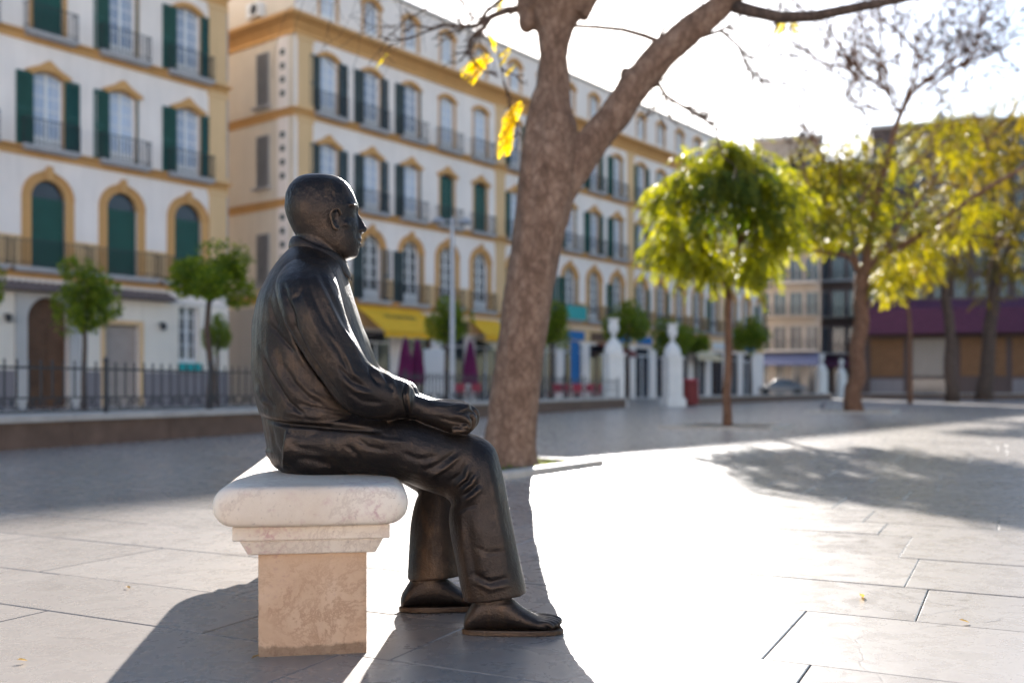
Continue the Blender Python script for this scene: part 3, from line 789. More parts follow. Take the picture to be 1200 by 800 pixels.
# ------------------------------------------------------------------ houses at the far end of the square
def far_house(x0, x1, Y, ang, roofpx, label, mat, floors, bays, depth=14, balc=True, top='flat', ground=None, z_ground=4.2):
    """facade between photo columns x0..x1 at distance Y (its left end), turned by ang"""
    p0 = Vector(((x0-CX)/F*Y, Y, 0)); d = Vector((math.cos(ang), math.sin(ang), 0))
    a = (x1-CX)/F
    L = (a*p0.y-p0.x)/(d.x-d.y*a)
    hgt = H+(HY-roofpx)/F*Y
    root = empty('far_house', p0, ang, label, 'house')
    fh = (hgt-z_ground-.8)/floors; bw = L/bays
    holes = []
    for f in range(floors):
        for b in range(bays):
            xc = bw*(b+.5); z = z_ground+fh*f+.15; holes.append((xc-.62,xc+.62,z,z+fh*.72))
    for b in range(bays): holes.append((bw*b+.35, bw*(b+1)-.35, .02, 3.3))
    wall_holes(0, L, -.3, hgt, holes, .4).build('wall', MAT[mat], root)
    m = MB(); m.box(0,L,.41,depth,-.3,hgt-.01); m.add([(0,0,hgt),(L,0,hgt),(L,.41,hgt),(0,.41,hgt)],[(0,1,2,3)]); m.add([(0,0,-.3),(0,.41,-.3),(0,.41,hgt),(0,0,hgt)],[(3,2,1,0)]); m.add([(L,0,-.3),(L,.41,-.3),(L,.41,hgt),(L,0,hgt)],[(0,1,2,3)])
    m.build('side_wall', MAT['facade_grey'], root)
    m = MB(); m.box(-.3,L+.3,-.45,depth+.3,hgt+.002,hgt+.35); m.build('roof', MAT['stone_grey' if top == 'flat' else 'roof_terracotta'], root)
    for i, h in enumerate(holes):
        up = i < floors*bays
        m = MB(); m.box(h[0]+.002,h[1]-.002,.22,.26,h[2]+.002,h[3]-.002)
        w = m.build('window' if up else 'shop_window', MAT['glass_dark'], root)
        if up:
            m = MB(); xm = (h[0]+h[1])/2
            m.strip([(h[0]+.08,h[2]+.08),(h[0]+.08,h[3]-.08),(h[1]-.08,h[3]-.08),(h[1]-.08,h[2]+.08)],[(h[0]+.002,h[2]+.002),(h[0]+.002,h[3]-.002),(h[1]-.002,h[3]-.002),(h[1]-.002,h[2]+.002)],.15,.218)
            m.box(xm-.04,xm+.04,.16,.218,h[2],h[3]-.081); m.build('frame', MAT['louver_grey'], w)
    if balc:
        for f in range(floors):
            z = z_ground+fh*f
            m = MB(); m.box(.4,L-.4,-1.15,-.002,z-.02,z+.14); bl = m.build('balcony', MAT['facade_cream'] if f%2 else MAT['balcony_slab'], root)
            m = MB(); m.box(.42,L-.42,-1.13,-1.09,z+1.08,z+1.13)
            n = int((L-.9)/.22)
            for k in range(n+1):
                x = .44+(L-.88)*k/n; m.box(x-.015,x+.015,-1.125,-1.095,z+.141,z+1.079)
            m.build('railing', MAT['iron'], bl)
    if ground:
        m = MB(); m.add([(.2,-.05,z_ground-.1),(L-.2,-.05,z_ground-.1),(L-.2,-2.2,z_ground-.9),(.2,-2.2,z_ground-.9),(.2,-2.2,z_ground-1.35),(L-.2,-2.2,z_ground-1.35)],[(3,2,1,0),(5,2,3,4)][:1]+[(4,5,2,3)])
        m.build('awning', MAT[ground], root)
    return root
WA = math.atan2(-0.615, 0.7886)
far_house(886, 962, 96, R(-14), 167, 'pale grey far house with balconies between the long house and brown house', 'facade_cream', 6, 4, balc=True, ground='awning_blue')
far_house(955, 1030, 104, R(-20), 196, 'dark brown far house with cream balcony fronts behind the yellow tree', 'facade_brown', 5, 4, balc=True, ground='awning_purple')
far_house(1022, 1260, 112, R(-16), 152, 'tall brown far house above a long purple awning and brown boards', 'facade_brown', 6, 10, balc=False, ground=None, z_ground=10.5)

# unseen house added behind the camera to bounce sunlight onto the facades and bench
def back_house():
    L, hgt, fl = 124.0, 16.5, 4
    root = empty('unseen_bounce_house', (L/2, -58, 0), math.pi, 'unseen long white house added opposite the ochre houses to bounce sunlight', 'house')
    holes = []; bays = 40; bw = L/bays
    for f in range(fl):
        for b in range(bays):
            xc = bw*(b+.5); z = .1 if f == 0 else 4.4+3.8*(f-1); holes.append((xc-.6,xc+.6,z,z+2.7))
    wall_holes(0, L, -.3, hgt, holes, .35).build('wall', MAT['plaster_white'], root)
    m = MB(); m.box(0,L,.36,12,-.3,hgt); m.build('side_wall', MAT['plaster_side'], root)
    m = MB(); m.box(-.3,L+.3,-.4,12.3,hgt+.002,hgt+.4); m.build('roof', MAT['roof_terracotta'], root)
    for z in (4.2,8.0,11.8):
        m = MB(); m.box(0,L,-.12,-.001,z-.15,z+.1); m.build('string_course', MAT['ochre'], root)
    m0 = MB(); m0.box(-.598,.598,.2,.24,0,2.698); wm = m0.mesh('window', MAT['glass_dark'])
    for h in holes: link_mesh('window', wm, root, ((h[0]+h[1])/2,0,h[2]))
back_house()

m = MB(); m.tube([(LT1+.12,.12,-.2),(LT1+.12,.12,ZC-.1)], .055, 8); m.build('drainpipe', MAT['louver_grey'], nh)
m = MB(); m.box(-.42,-.02,2.0,2.9,17.7,18.35); ac = m.build('air_conditioner', MAT['window_white'], lh)
m = MB(); m.lathe([(.26,0),(.26,.012),(.05,.02)],16); m.build('fan_grille', MAT['iron'], ac, loc=(-.421,2.35,18.02), rot=(0,-math.pi/2,0))
# ------------------------------------------------------------------ the marble bench
BAX = Vector((-0.150, 0.9887, 0))          # long axis of the bench, away from the camera
BANG = math.atan2(0.150, 0.9887)           # its turn about z
def build_bench():
    # local frame: x across the bench, y along it, origin at the near pier's front edge, centred
    near = gnd(366.5, 767)
    root = empty('marble_bench', (near.x, near.y, 0), BANG,
                 'cream marble bench with thick rounded slab, bronze man sitting on its end', 'bench')
    L = 1.62
    # slab: rounded profile swept along y with rounded ends
    hw, z0, z1, r = 0.243, 0.338, 0.441, 0.050
    prof = []
    for k in range(9):
        a = -math.pi/2 + math.pi*k/8
        prof.append((hw-r+math.cos(a)*r*1.0, (z0+z1)/2+math.sin(a)*(z1-z0)/2))
    y0s = -0.105; y1s = L+0.105
    mb = MB(); rings = []
    st = [(y0s, r), (y0s+0.004, r*0.66), (y0s+0.014, r*0.36), (y0s+0.028, r*0.14), (y0s+0.05, 0)]
    n = 14
    for i in range(1, n): st.append((y0s+0.05+(y1s-y0s-0.1)*i/n, 0))
    st += [(y1s-0.05, 0), (y1s-0.028, r*0.14), (y1s-0.014, r*0.36), (y1s-0.004, r*0.66), (y1s, r)]
    vs = []
    zc = (z0+z1)/2
    for y, ins in st:
        k = 1-ins/r
        hz = (z1-z0)/2*(0.30+0.70*math.sqrt(max(0, 1-(1-k)**2))) if ins > 0 else (z1-z0)/2
        ring = []
        for (x, z) in prof: ring.append((x-ins, y, zc+(z-zc)/((z1-z0)/2)*hz))
        for (x, z) in reversed(prof): ring.append((-(x-ins), y, zc+(z-zc)/((z1-z0)/2)*hz))
        vs += ring
    m = len(prof)*2; fs = []
    for i in range(len(st)-1):
        for k in range(m): fs.append((i*m+k, i*m+(k+1)%m, (i+1)*m+(k+1)%m, (i+1)*m+k))
    fs.append(tuple(range(m-1,-1,-1))); fs.append(tuple(range((len(st)-1)*m, len(st)*m)))
    fs = [tuple(reversed(f)) for f in fs]
    vs = [(x+mnoise.noise(Vector((x*9,y*9,z*9)))*0.0022, y+mnoise.noise(Vector((x*9+7,y*9,z*9)))*0.002, z+mnoise.noise(Vector((x*7,y*7+5,z*9)))*0.0018) for x,y,z in vs]
    mb.add(vs, fs)
    o = mb.build('slab', MAT['bench_marble'], root, smooth=True)
    sub = o.modifiers.new('sub', 'SUBSURF'); sub.levels = 1; sub.render_levels = 2
    # mouldings under the slab, at both piers joined by a rail
    def frustum(mb, xa, xb, ya0, ya1, yb0, yb1, za, zb):
        mb.add([(-xa,ya0,za),(xa,ya0,za),(xa,ya1,za),(-xa,ya1,za),(-xb,yb0,zb),(xb,yb0,zb),(xb,yb1,zb),(-xb,yb1,zb)],
               [(0,3,2,1),(4,5,6,7),(0,1,5,4),(1,2,6,5),(2,3,7,6),(3,0,4,7)])
    def bevelled(mb, name, mat):
        o = mb.build(name, mat, root)
        b = o.modifiers.new('bev', 'BEVEL'); b.width = 0.004; b.segments = 2; b.limit_method = 'ANGLE'
        return o
    mb = MB(); mb.box(-0.194, 0.194, -0.052, L+0.052, 0.301, 0.3375); bevelled(mb, 'moulding', MAT['bench_marble'])
    mb = MB(); frustum(mb, 0.158, 0.178, -0.028, L+0.028, -0.042, L+0.042, 0.263, 0.3007); bevelled(mb, 'moulding', MAT['bench_marble'])
    for ya, yb in ((0.0, 0.27), (L-0.27, L)):
        mb = MB(); nz = 12; nx = 6
        mb.box(-0.136, 0.136, ya, yb, -0.005, 0.2628)
        bevelled(mb, 'pier', MAT['bench_pier'])
    return root
build_bench()

# ------------------------------------------------------------------ the bronze man
ST_O = Vector((-0.555, 2.905, 0)); ST_A = R(4.0)
ST_F = Vector((math.cos(ST_A), math.sin(ST_A), 0)); ST_L = Vector((-math.sin(ST_A), math.cos(ST_A), 0))
def sp(px, py, lat):
    """photo pixel -> point of the statue's own frame (x forward, y to its left) on the upright plane y = lat"""
    a = (px-CX)/F
    s = (lat + ST_L.dot(ST_O)) / (ST_L.x*a + ST_L.y)
    p = Vector((a*s, s, 0)) - ST_O
    return Vector((ST_F.dot(p), lat, H-(py-HY)/F*s))

def ring_loft(mb, stations, n=28, pw=2.0, endround=True):
    """stations: (center, half axis vector in profile plane, lateral half axis vector)"""
    st = list(stations)
    if endround:
        def capst(s0, s1, sign):
            c0, a0, b0 = s0; d = (s0[0]-s1[0])
            d = d.normalized()*min(a0.length, b0.length)*0.55
            return [(c0+d*0.5, a0*0.87, b0*0.87), (c0+d*0.87, a0*0.5, b0*0.5), (c0+d, a0*0.08, b0*0.08)]
        st = list(reversed(capst(st[0], st[1], 1))) + st + capst(st[-1], st[-2], 1)
    vs = []; fs = []
    for c, a, b in st:
        for k in range(n):
            t = 2*math.pi*k/n; ct, s_ = math.cos(t), math.sin(t)
            if pw != 2.0:
                ct = math.copysign(abs(ct)**(2/pw), ct); s_ = math.copysign(abs(s_)**(2/pw), s_)
            vs.append(c + a*ct + b*s_)
    m = len(st)
    # orientation check
    for i in range(m-1):
        for k in range(n):
            k2 = (k+1)%n; fs.append((i*n+k, i*n+k2, (i+1)*n+k2, (i+1)*n+k))
    fs.append(tuple(range(n-1,-1,-1))); fs.append(tuple(range((m-1)*n, m*n)))
    d = (st[m//2][0]-st[m//2-1][0])
    if st[m//2][1].cross(st[m//2][2]).dot(d) < 0: fs = [tuple(reversed(f)) for f in fs]
    mb.add(vs, fs)
def densify(st, k=3):
    """Catmull-Rom between stations"""
    out = []
    for i in range(len(st)-1):
        p = [st[max(i-1,0)], st[i], st[i+1], st[min(i+2,len(st)-1)]]
        for j in range(k):
            t = j/k; q = []
            for c in range(3):
                a,b,cc,d = (p[m][c] for m in range(4))
                q.append(0.5*((2*b)+(cc-a)*t+(2*a-5*b+4*cc-d)*t*t+(3*b-a-3*cc+d)*t**3))
            out.append(tuple(q))
    out.append(st[-1]); return out
def seg(A, B, lat, ry, tilt=0.0):
    a = sp(A[0], A[1], lat); b = sp(B[0], B[1], lat)
    return ((a+b)/2, (b-a)/2, Vector((0, ry, tilt)))
def ell(mb, c, rx, ry, rz, n=14, m=9):
    vs = []; fs = []
    for i in range(m+1):
        th = math.pi*i/m
        for k in range(n):
            ph = 2*math.pi*k/n
            vs.append((c[0]+rx*max(math.sin(th),0.02)*math.cos(ph), c[1]+ry*max(math.sin(th),0.02)*math.sin(ph), c[2]-rz*math.cos(th)))
    for i in range(m):
        for k in range(n):
            k2 = (k+1)%n; fs.append((i*n+k, i*n+k2, (i+1)*n+k2, (i+1)*n+k))
    fs.append(tuple(range(n-1,-1,-1))); fs.append(tuple(range(m*n, m*n+n)))
    mb.add(vs, fs)
def chain(mb, pts, rads, n=10):
    """round limb through 3-D points with a radius each and round ends"""
    pts = [Vector(p) for p in pts]; st = []
    # refine
    P = []; Rr = []
    for i in range(len(pts)-1):
        for j in range(3):
            t = j/3; P.append(pts[i].lerp(pts[i+1], t)); Rr.append(rads[i]*(1-t)+rads[i+1]*t)
    P.append(pts[-1]); Rr.append(rads[-1])
    # smooth once
    Q = [P[0]]+[(P[i-1]+P[i]*2+P[i+1])/4 for i in range(1,len(P)-1)]+[P[-1]]
    d0 = (Q[0]-Q[1]).normalized(); d1 = (Q[-1]-Q[-2]).normalized()
    Q = [Q[0]+d0*Rr[0]*0.9, Q[0]+d0*Rr[0]*0.55]+Q+[Q[-1]+d1*Rr[-1]*0.55, Q[-1]+d1*Rr[-1]*0.9]
    Rr = [Rr[0]*0.35, Rr[0]*0.8]+Rr+[Rr[-1]*0.8, Rr[-1]*0.35]
    mb.tube(Q, Rr, n)

def build_statue():
    root = empty('bronze_statue', ST_O, ST_A,
                 'dark bronze statue of a seated bald man in shirt and trousers on the marble bench', 'statue')
    mb = MB()
    Z = Vector
    # torso with loose shirt
    T = [seg((330,551),(436,556),0,.150), seg((318,541),(445,545),0,.176), seg((312,515),(449,520),0,.186),
         seg((308.5,495),(450,500),0,.186), seg((307,488),(450,495),0,.187), seg((304,480),(451,488),0,.196), seg((299.5,462),(450,472),0,.200),
         seg((295.5,432),(446,446),0,.198), seg((295.5,405),(440,422),0,.198), seg((297,378),(431,398),0,.200),
         seg((302,353),(422,372),0,.202), seg((312,331),(414,348),0,.196), seg((323,312),(409,331),0,.172),
         seg((333,299),(406,319),0,.130), seg((342,289),(404,309),0,.088), seg((346,282),(402,301),0,.068),
         seg((347,272),(400,293),0,.063), seg((350,262),(396,283),0,.060)]
    ring_loft(mb, densify(T, 3), 40)
    # chest and belly fullness
    ell(mb, sp(372,455,0), .165, .185, .13, 20, 12)
    # head
    HD = [(204.2,366,383,.012),(205.5,357,391,.028),(208.5,349.5,399,.044),(213,344,405.5,.057),(219,339,410.5,.068),(227,335.5,415,.0755),
          (236,334,418.5,.080),(244,333.8,421,.082),(249,334.5,420.3,.0815),(254,336,419.5,.080),(260,338.3,420.5,.077),(266,341,421.8,.0735),
          (272,344,423,.070),(278,348,423.3,.067),(284,353,423,.063),(290,360,422,.0575),(296,369,420.5,.050),(301,379,417,.041),(304.5,389,411,.028),(306,394,406,.014)]
    vs = []; fs = []; n = 40
    for (y, xb, xf, w) in HD:
        b = sp(xb,y,0); f = sp(xf,y,0); k0 = 0.46
        xc = b.x+(f.x-b.x)*k0
        for k in range(n):
            t = 2*math.pi*k/n; c, s_ = math.cos(t), math.sin(t)
            xx = xc + ((f.x-xc) if c > 0 else (xc-b.x))*math.copysign(abs(c)**0.92, c)
            yy = w*math.copysign(abs(s_)**0.9, s_)*(1-0.10*max(0,c))
            vs.append((xx, yy, (b.z+f.z)/2))
    m = len(HD)
    for i in range(m-1):
        for k in range(n): fs.append(((i+1)*n+k, (i+1)*n+(k+1)%n, i*n+(k+1)%n, i*n+k))
    fs.append(tuple(range(n))); fs.append(tuple(range(m*n-1,(m-1)*n-1,-1)))
    mb.add(vs, fs)
    # nose, lips, chin, brow, cheeks, eyes
    N = [seg((410,244),(419.6,246),0,.0075), seg((410,251),(421.2,251.5),0,.0075), seg((410,258),(425.0,258.5),0,.0095), seg((410,264),(428.6,264.5),0,.0130),
         seg((410,269),(430.3,268.5),0,.0155), seg((412,273),(427.8,272.6),0,.0150)]
    ring_loft(mb, densify(N,2), 16, endround=False)
    for s in (-1,1):
        c = sp(423.2,270.2,0); ell(mb, (c.x, s*.0125, c.z), .0085,.0065,.0075,10,7)
    c = sp(419.8,280.6,0); ell(mb, c, .0120,.024,.0052)
    c = sp(419.2,286.3,0); ell(mb, c, .0115,.022,.0056)
    c = sp(411.2,296.5,0); ell(mb, c, .0225,.026,.0165)
    for s in (-1,1):
        c = sp(413.5,243.5,0); ell(mb, (c.x, s*.031, c.z), .0145,.024,.0070)
        c = sp(409.0,252.5,0); ell(mb, (c.x, s*.031, c.z), .0138,.0138,.0110)
        c = sp(404,266,0); ell(mb, (c.x, s*.043, c.z), .022,.018,.016)
        # ear
        lat = s*.0815
        def e(px, py, o): 
            q = sp(px, py, -(abs(lat)+o)); return Z((q.x, lat+s*o, q.z))
        chain(mb, [e(391.5,261,.004),e(387.5,256,.012),e(387.0,250,.015),e(389.5,245.5,.015),e(394,243.8,.012),e(398.5,246,.008),e(399.6,251,.004)], [.0042]*7, 8)
        chain(mb, [e(387.8,254,.013),e(389.5,262,.012),e(391.8,267,.009),e(395.2,269.5,.006),e(397.2,266,.003)], [.004,.0042,.0052,.0058,.004], 8)
        chain(mb, [e(391.5,250,.007),e(391.8,257,.007),e(393.2,263,.006)], [.0035,.0038,.0035], 8)
        ell(mb, e(393,256.5,.000), .0145,.0065,.027, 12, 9)
    # arms
    for s in (1, -1):           # s=1: near (right) arm, s=-1: far arm
        A = [((333,313),(384,309),-.120,.062), ((323,333),(394,327),-.172,.078), ((329,362),(401,350),-.205,.080), ((342,392),(409,379),-.222,.078),
             ((360,422),(421,405),-.235,.073), ((381,452),(430,422),-.243,.067), ((402,478),(437,428),-.243,.062), ((428,491),(450,435),-.236,.058),
             ((456,492),(464,441),-.226,.053), ((475,488),(477,446.5),-.218,.047), ((479,487),(480,449),-.215,.045)]
        st = [seg(a, b, l*1.0, r) for a, b, l, r in A]
        if s < 0: st = [(Z((c.x, -c.y, c.z)), Z((u.x,-u.y,u.z)), v) for c,u,v in st]
        ring_loft(mb, densify(st,3), 30)
        W_ = [((472,489),(478,458),-.212,.034), ((486,490.5),(492,463),-.208,.031), ((498,495),(503,467.5),-.203,.030), ((512,500),(516,469),-.196,.039),
              ((528,506),(533,469.5),-.190,.043), ((541,507),(546,471),-.187,.042)]
        st = [seg(a,b,l,r) for a,b,l,r in W_]
        if s < 0: st = [(Z((c.x, -c.y, c.z)), Z((u.x,-u.y,u.z)), v) for c,u,v in st]
        ring_loft(mb, densify(st,2), 22)
        # fingers: little finger nearest, index innermost; curled over the knee
        for k, (lat, lx, r) in enumerate([(-.224,-7,.0098),(-.2025,-1.5,.0106),(-.180,1.5,.0109),(-.158,0,.0105)]):
            yk = (487,481,477.5,477)[k]; pts = [sp(538+lx,yk,lat), sp(549+lx,yk+.5,lat), sp(556.5+lx,yk+7,lat), sp(555+lx,min(yk+17,501),lat), sp(547+lx,504,lat), sp(539+lx,505,lat)]
            rad = [r*1.1, r*1.12, r*1.05, r, r*.95, r*.85]
            if s < 0: pts = [Z((p.x,-p.y,p.z)) for p in pts]
            chain(mb, pts, rad)
        pts = [sp(508,484,-.158), sp(522,490,-.140), sp(535,497,-.132), sp(546,503,-.135)]
        if s < 0: pts = [Z((p.x,-p.y,p.z)) for p in pts]
        chain(mb, pts, [.016,.0145,.012,.010])
    # near (right) leg
    A = [((333,552),(342,486),-.085,.090), ((380,554),(384,482),-.100,.097), ((425,555),(428,481),-.120,.104), ((462,560),(467,482.5),-.138,.108),
         ((494,573),(505,490.5),-.146,.099), ((520,581),(538,504),-.147,.084), ((529,590),(562,511),-.153,.081), ((527,599),(580,524),-.157,.079),
         ((526.5,611),(588,550),-.160,.077), ((528,628),(594,580),-.164,.075), ((531,645),(600,608),-.167,.075), ((535,664),(606,640),-.169,.074),
         ((539,684),(611.5,667),-.171,.074), ((542,698),(615,684),-.172,.073), ((543.5,704),(616.5,693),-.172,.072)]
    st = densify([seg(a,b,l,r) for a,b,l,r in A],3)
    ring_loft(mb, st[:-1]+[(st[-1][0], st[-1][1]*1.0, st[-1][2])], 32, endround=False)
    # far (left) leg, drawn back
    B = [((333,552),(342,490),.085,.090), ((385,554),(388,487),.105,.095), ((430,555),(432,489),.118,.096), ((462,562),(468,494),.124,.092),
         ((482,572),(500,502),.130,.086), ((490,578),(522,512),.134,.082), ((487,586),(541,524),.136,.079), ((484,596),(547,549),.136,.077), ((481.5,614),(548,585),.135,.074),
         ((479.5,640),(547,622),.132,.072), ((478.5,662),(546,652),.130,.071), ((478,678),(545,671),.128,.070)]
    st = densify([seg(a,b,l,r) for a,b,l,r in B],3)
    ring_loft(mb, st, 32, endround=False)
    # seat: fill between the thighs
    ell(mb, sp(372,527,0), .15,.165,.062, 20, 10)
    # feet
    FEET = []
    def foot(heel, toe, bot, lat, yaw):
        """heel/toe: columns of the sole's ends, bot: row of the sole's top"""
        hx = sp(heel,bot,lat).x; tx = sp(toe,bot,lat).x; Lf = tx-hx; zb = sp((heel+toe)/2,bot,lat).z
        c0 = Z((hx, lat, 0)); ca, sa = math.cos(yaw), math.sin(yaw)
        def q(u, v, z): return Z((hx+(u*Lf)*ca - v*sa, lat+(u*Lf)*sa+v*ca, zb+z))
        S = []
        for u, hgt, w in [(0.05,.050,.030),(0.13,.085,.036),(0.25,.110,.038),(0.38,.108,.039),(0.50,.082,.041),(0.62,.056,.044),(0.74,.038,.046),(0.82,.030,.045)]:
            c = q(u,0,hgt/2-.004); S.append((c, Z((0,0,hgt/2+.002)), Z((-sa*w, ca*w, 0))))
        ring_loft(mb, densify(S,2), 22)
        near = -1 if lat < 0 else 1    # little toe on the outer side
        for k in range(5):
            v = near*(-.036+.0185*k)*-1 if False else near*(.037-.0185*k)
            r = [.0085,.0092,.0098,.0102,.0135][k]; l = [.885,.92,.945,.96,.965][k]
            chain(mb, [q(.72,v*.9,.020), q(.83,v,.019), q((.83+l)/2,v,.017), q(l,v,.0115)], [r*1.0,r*1.05,r,r*.95], 9)
        return q, zb
    qn = foot(542, 659, 734.5, -.170, R(-3))
    qf = foot(468, 580, 709, .118, R(5))
    me = mb.mesh('figure', MAT['bronze'])
    o = link_mesh('figure', me, root)
    md = o.modifiers.new('remesh', 'REMESH'); md.mode = 'VOXEL'; md.voxel_size = 0.0036; md.use_smooth_shade = True
    sm = o.modifiers.new('smooth', 'SMOOTH'); sm.factor = 0.5; sm.iterations = 4
    bpy.context.view_layer.update()
    dg = bpy.context.evaluated_depsgraph_get()
    me2 = bpy.data.meshes.new_from_object(o.evaluated_get(dg), preserve_all_data_layers=False, depsgraph=dg)
    o.modifiers.clear(); o.data = me2; bpy.data.meshes.remove(me); me2.name = 'figure'
    if not me2.materials: me2.materials.append(MAT['bronze'])
    # ---- folds: ridges and grooves pushed into the surface
    nv = len(me2.vertices)
    co = np.empty(nv*3, np.float32); me2.vertices.foreach_get('co', co); co = co.reshape(-1,3).astype(np.float64)
    no = np.empty(nv*3, np.float32); me2.vertex_normals.foreach_get('vector', no); no = no.reshape(-1,3).astype(np.float64)
    ca, sa = math.cos(ST_A), math.sin(ST_A)
    def project(c):
        wx = ST_O.x + c[:,0]*ca - c[:,1]*sa; wy = ST_O.y + c[:,0]*sa + c[:,1]*ca
        return CX + wx/wy*F, HY - (c[:,2]-H)/wy*F
    disp = np.zeros(nv)
    def fold(line, depth, width, side, taper=True):
        c = co.copy()
        if side > 0: c[:,1] = -c[:,1]; ny = -no[:,1]
        else: ny = no[:,1]
        u, v = project(c)
        best = np.full(nv, 1e9); par = np.zeros(nv); tot = 0
        L_ = [0]
        for i in range(len(line)-1): L_.append(L_[-1]+math.hypot(line[i+1][0]-line[i][0], line[i+1][1]-line[i][1]))
        for i in range(len(line)-1):
            ax, ay = line[i]; bx, by = line[i+1]; dx, dy = bx-ax, by-ay; l2 = dx*dx+dy*dy
            t = np.clip(((u-ax)*dx+(v-ay)*dy)/l2, 0, 1)
            d = np.hypot(u-ax-t*dx, v-ay-t*dy); m_ = d < best
            best[m_] = d[m_]; par[m_] = (L_[i]+t[m_]*(L_[i+1]-L_[i]))/L_[-1]
        w = np.exp(-(best/width)**2)
        if taper: w *= np.clip(np.minimum(par, 1-par)*4+0.15, 0, 1)
        w *= np.clip(-ny*1.6+0.15, 0, 1)*(c[:,1] < 0.03)
        return w*depth
    shirt = [  # polyline, depth (+ ridge, - groove), width px
        ([(338,352),(345,385),(358,412),(375,437),(392,458),(407,478)], -.014, 3.2),
        ([(330,350),(338,385),(350,415),(368,440)], .006, 4),
        ([(304,408),(312,428),(321,445),(338,471),(362,491)], -.009, 2.6),
        ([(311,402),(321,428),(331,446),(348,468)], .007, 4.5),
        ([(315,378),(330,396),(348,414)], -.007, 2.6),
        ([(331,330),(336,352),(346,378)], -.007, 2.8),
        ([(315,348),(320,370),(328,388)], -.006, 3),
        ([(322,338),(328,365),(338,390)], .005, 4),
        ([(300,438),(308,460),(322,478)], -.007, 2.5),
        ([(300,453),(306,468),(314,476)], .006, 3),
        ([(365,315),(379,345),(398,382),(414,405),(426,421)], .007, 3.2),
        ([(358,318),(366,345),(380,375),(395,398)], -.006, 3.2),
        ([(350,325),(357,352),(368,380),(382,405),(396,425)], .005, 4),
        ([(374,318),(390,350),(408,386)], -.005, 3),
        ([(384,392),(398,412),(410,436)], -.006, 2.6),
        ([(400,408),(408,424),(414,438),(424,444)], .006, 2.8),
        ([(395,428),(412,446),(432,455)], -.006, 2.6),
        ([(398,442),(416,458),(440,462)], .005, 3),
        ([(405,455),(425,470),(450,472)], -.005, 3),
        ([(432,428),(436,440),(446,452)], -.007, 2.5),
        ([(440,431),(446,442),(456,452)], .006, 2.6),
        ([(450,437),(454,450),(462,458)], -.005, 2.4),
        ([(458,441),(462,452),(468,470)], .004, 2.6),
        ([(476.5,444),(473.5,462),(477.5,490)], -.009, 1.7),
        ([(480,446),(478,462),(481,488)], .005, 1.8),
        ([(330,425),(345,448),(362,466),(385,478)], -.006, 3),
        ([(345,440),(360,458),(382,470)], .005, 4),
        ([(360,330),(352,345),(340,352)], -.004, 3),
        ([(410,330),(418,355),(428,385),(433,410)], .006, 2.5),
        ([(414,345),(421,368),(428,395)], -.006, 2.2),
        ([(352,300),(365,306),(385,312)], -.004, 3),
        ([(340,470),(360,476),(390,482),(420,488)], -.005, 3),
        ([(330,482),(350,486),(380,490)], .005, 3)]
    hem = [([(306,487),(318,493),(335,497),(362,499),(395,501),(420,503),(445,506)], -.010, 2.6), ([(303,481),(318,487),(336,491),(362,494),(395,496),(425,498)], .006, 3.5)]
    trou = [([(542,532),(522,548),(502,560)], .007, 2.6), ([(536,528),(515,543),(495,553)], -.006, 3), ([(550,546),(546,560),(532,572)], .007, 2.4), ([(546,541),(540,555),(526,565)], -.006, 2.4),
            ([(559,556),(553,567),(541,576)], .007, 2.2), ([(555,552),(549,563),(537,571)], -.005, 2.2), ([(565,571),(556,580),(544,588)], .007, 2.4), ([(562,564),(553,574),(542,582)], -.006, 2.2),
            ([(560,590),(548,594),(535,600)], -.005, 2.6), ([(566,520),(577,560),(586,610),(596,670)], .004, 6), ([(548,606),(551,640),(560,690)], -.005, 5), ([(560,600),(566,640),(574,695)], .004, 6),
            ([(540,600),(543,640),(550,690)], .003, 4), ([(556,640),(572,648),(590,646)], -.003, 3), ([(553,672),(575,682),(598,676)], -.005, 3), ([(552,680),(575,690),(600,684)], .004, 3),
            ([(404,520),(418,533),(424,546)], -.005, 3), ([(416,512),(432,524),(455,528)], -.005, 3), ([(424,508),(448,517),(480,518)], .004, 4), ([(335,515),(350,525),(380,530)], -.004, 4),
            ([(345,535),(375,541),(410,541)], -.004, 4), ([(470,530),(490,538),(515,535)], -.005, 4), ([(460,545),(480,552),(500,556)], .004, 4), ([(318,500),(322,520),(332,540)], -.004, 3), ([(390,510),(396,530),(402,548)], .003, 4)]
    hand = [([(538,484),(549,481),(556,483),(559.5,489)], -.006, 1.3), ([(540,495),(548,496.5),(553,500)], -.005, 1.2), ([(547,472.5),(550,478)], .004, 2.0), ([(505,476),(522,477),(540,474)], .0025, 2.0), ([(512,488),(528,493),(540,495)], -.003, 2.2),
            ([(552,488),(553,497),(549,503)], -.004, 1.2), ([(534,499),(544,503),(552,505)], -.004, 1.2)]
    shirt = [(l, d*.78, w) for l, d, w in shirt]; trou = [(l, d*.78, w) for l, d, w in trou]
    for line, d, w in shirt+hem+trou+hand:
        disp += fold(line, d, w, -1)
        if d: disp += fold([(x+3*math.sin(y*.07), y+3*math.cos(x*.05)) for x,y in line], d*.9, w*1.15, 1)
    # face: eye sockets, mouth line, lids
    def dent(px, py, lat, depth, r, rz=None):
        for s in (-1,1):
            if lat == 0 and s == 1: continue
            c = sp(px,py,0); d2 = ((co[:,0]-c.x)/r)**2+((co[:,1]-s*lat)/r)**2+((co[:,2]-c.z)/(rz or r))**2
            disp[:] += depth*np.exp(-d2)
    dent(420,249,.017,-.0055,.012); dent(414,257.5,.034,-.0025,.016,.005)
    c = sp(424,283.4,0); d2 = ((co[:,0]-c.x)/.02)**2+((co[:,1])/.026)**4+((co[:,2]-c.z)/.0022)**2; disp += -.004*np.exp(-d2)
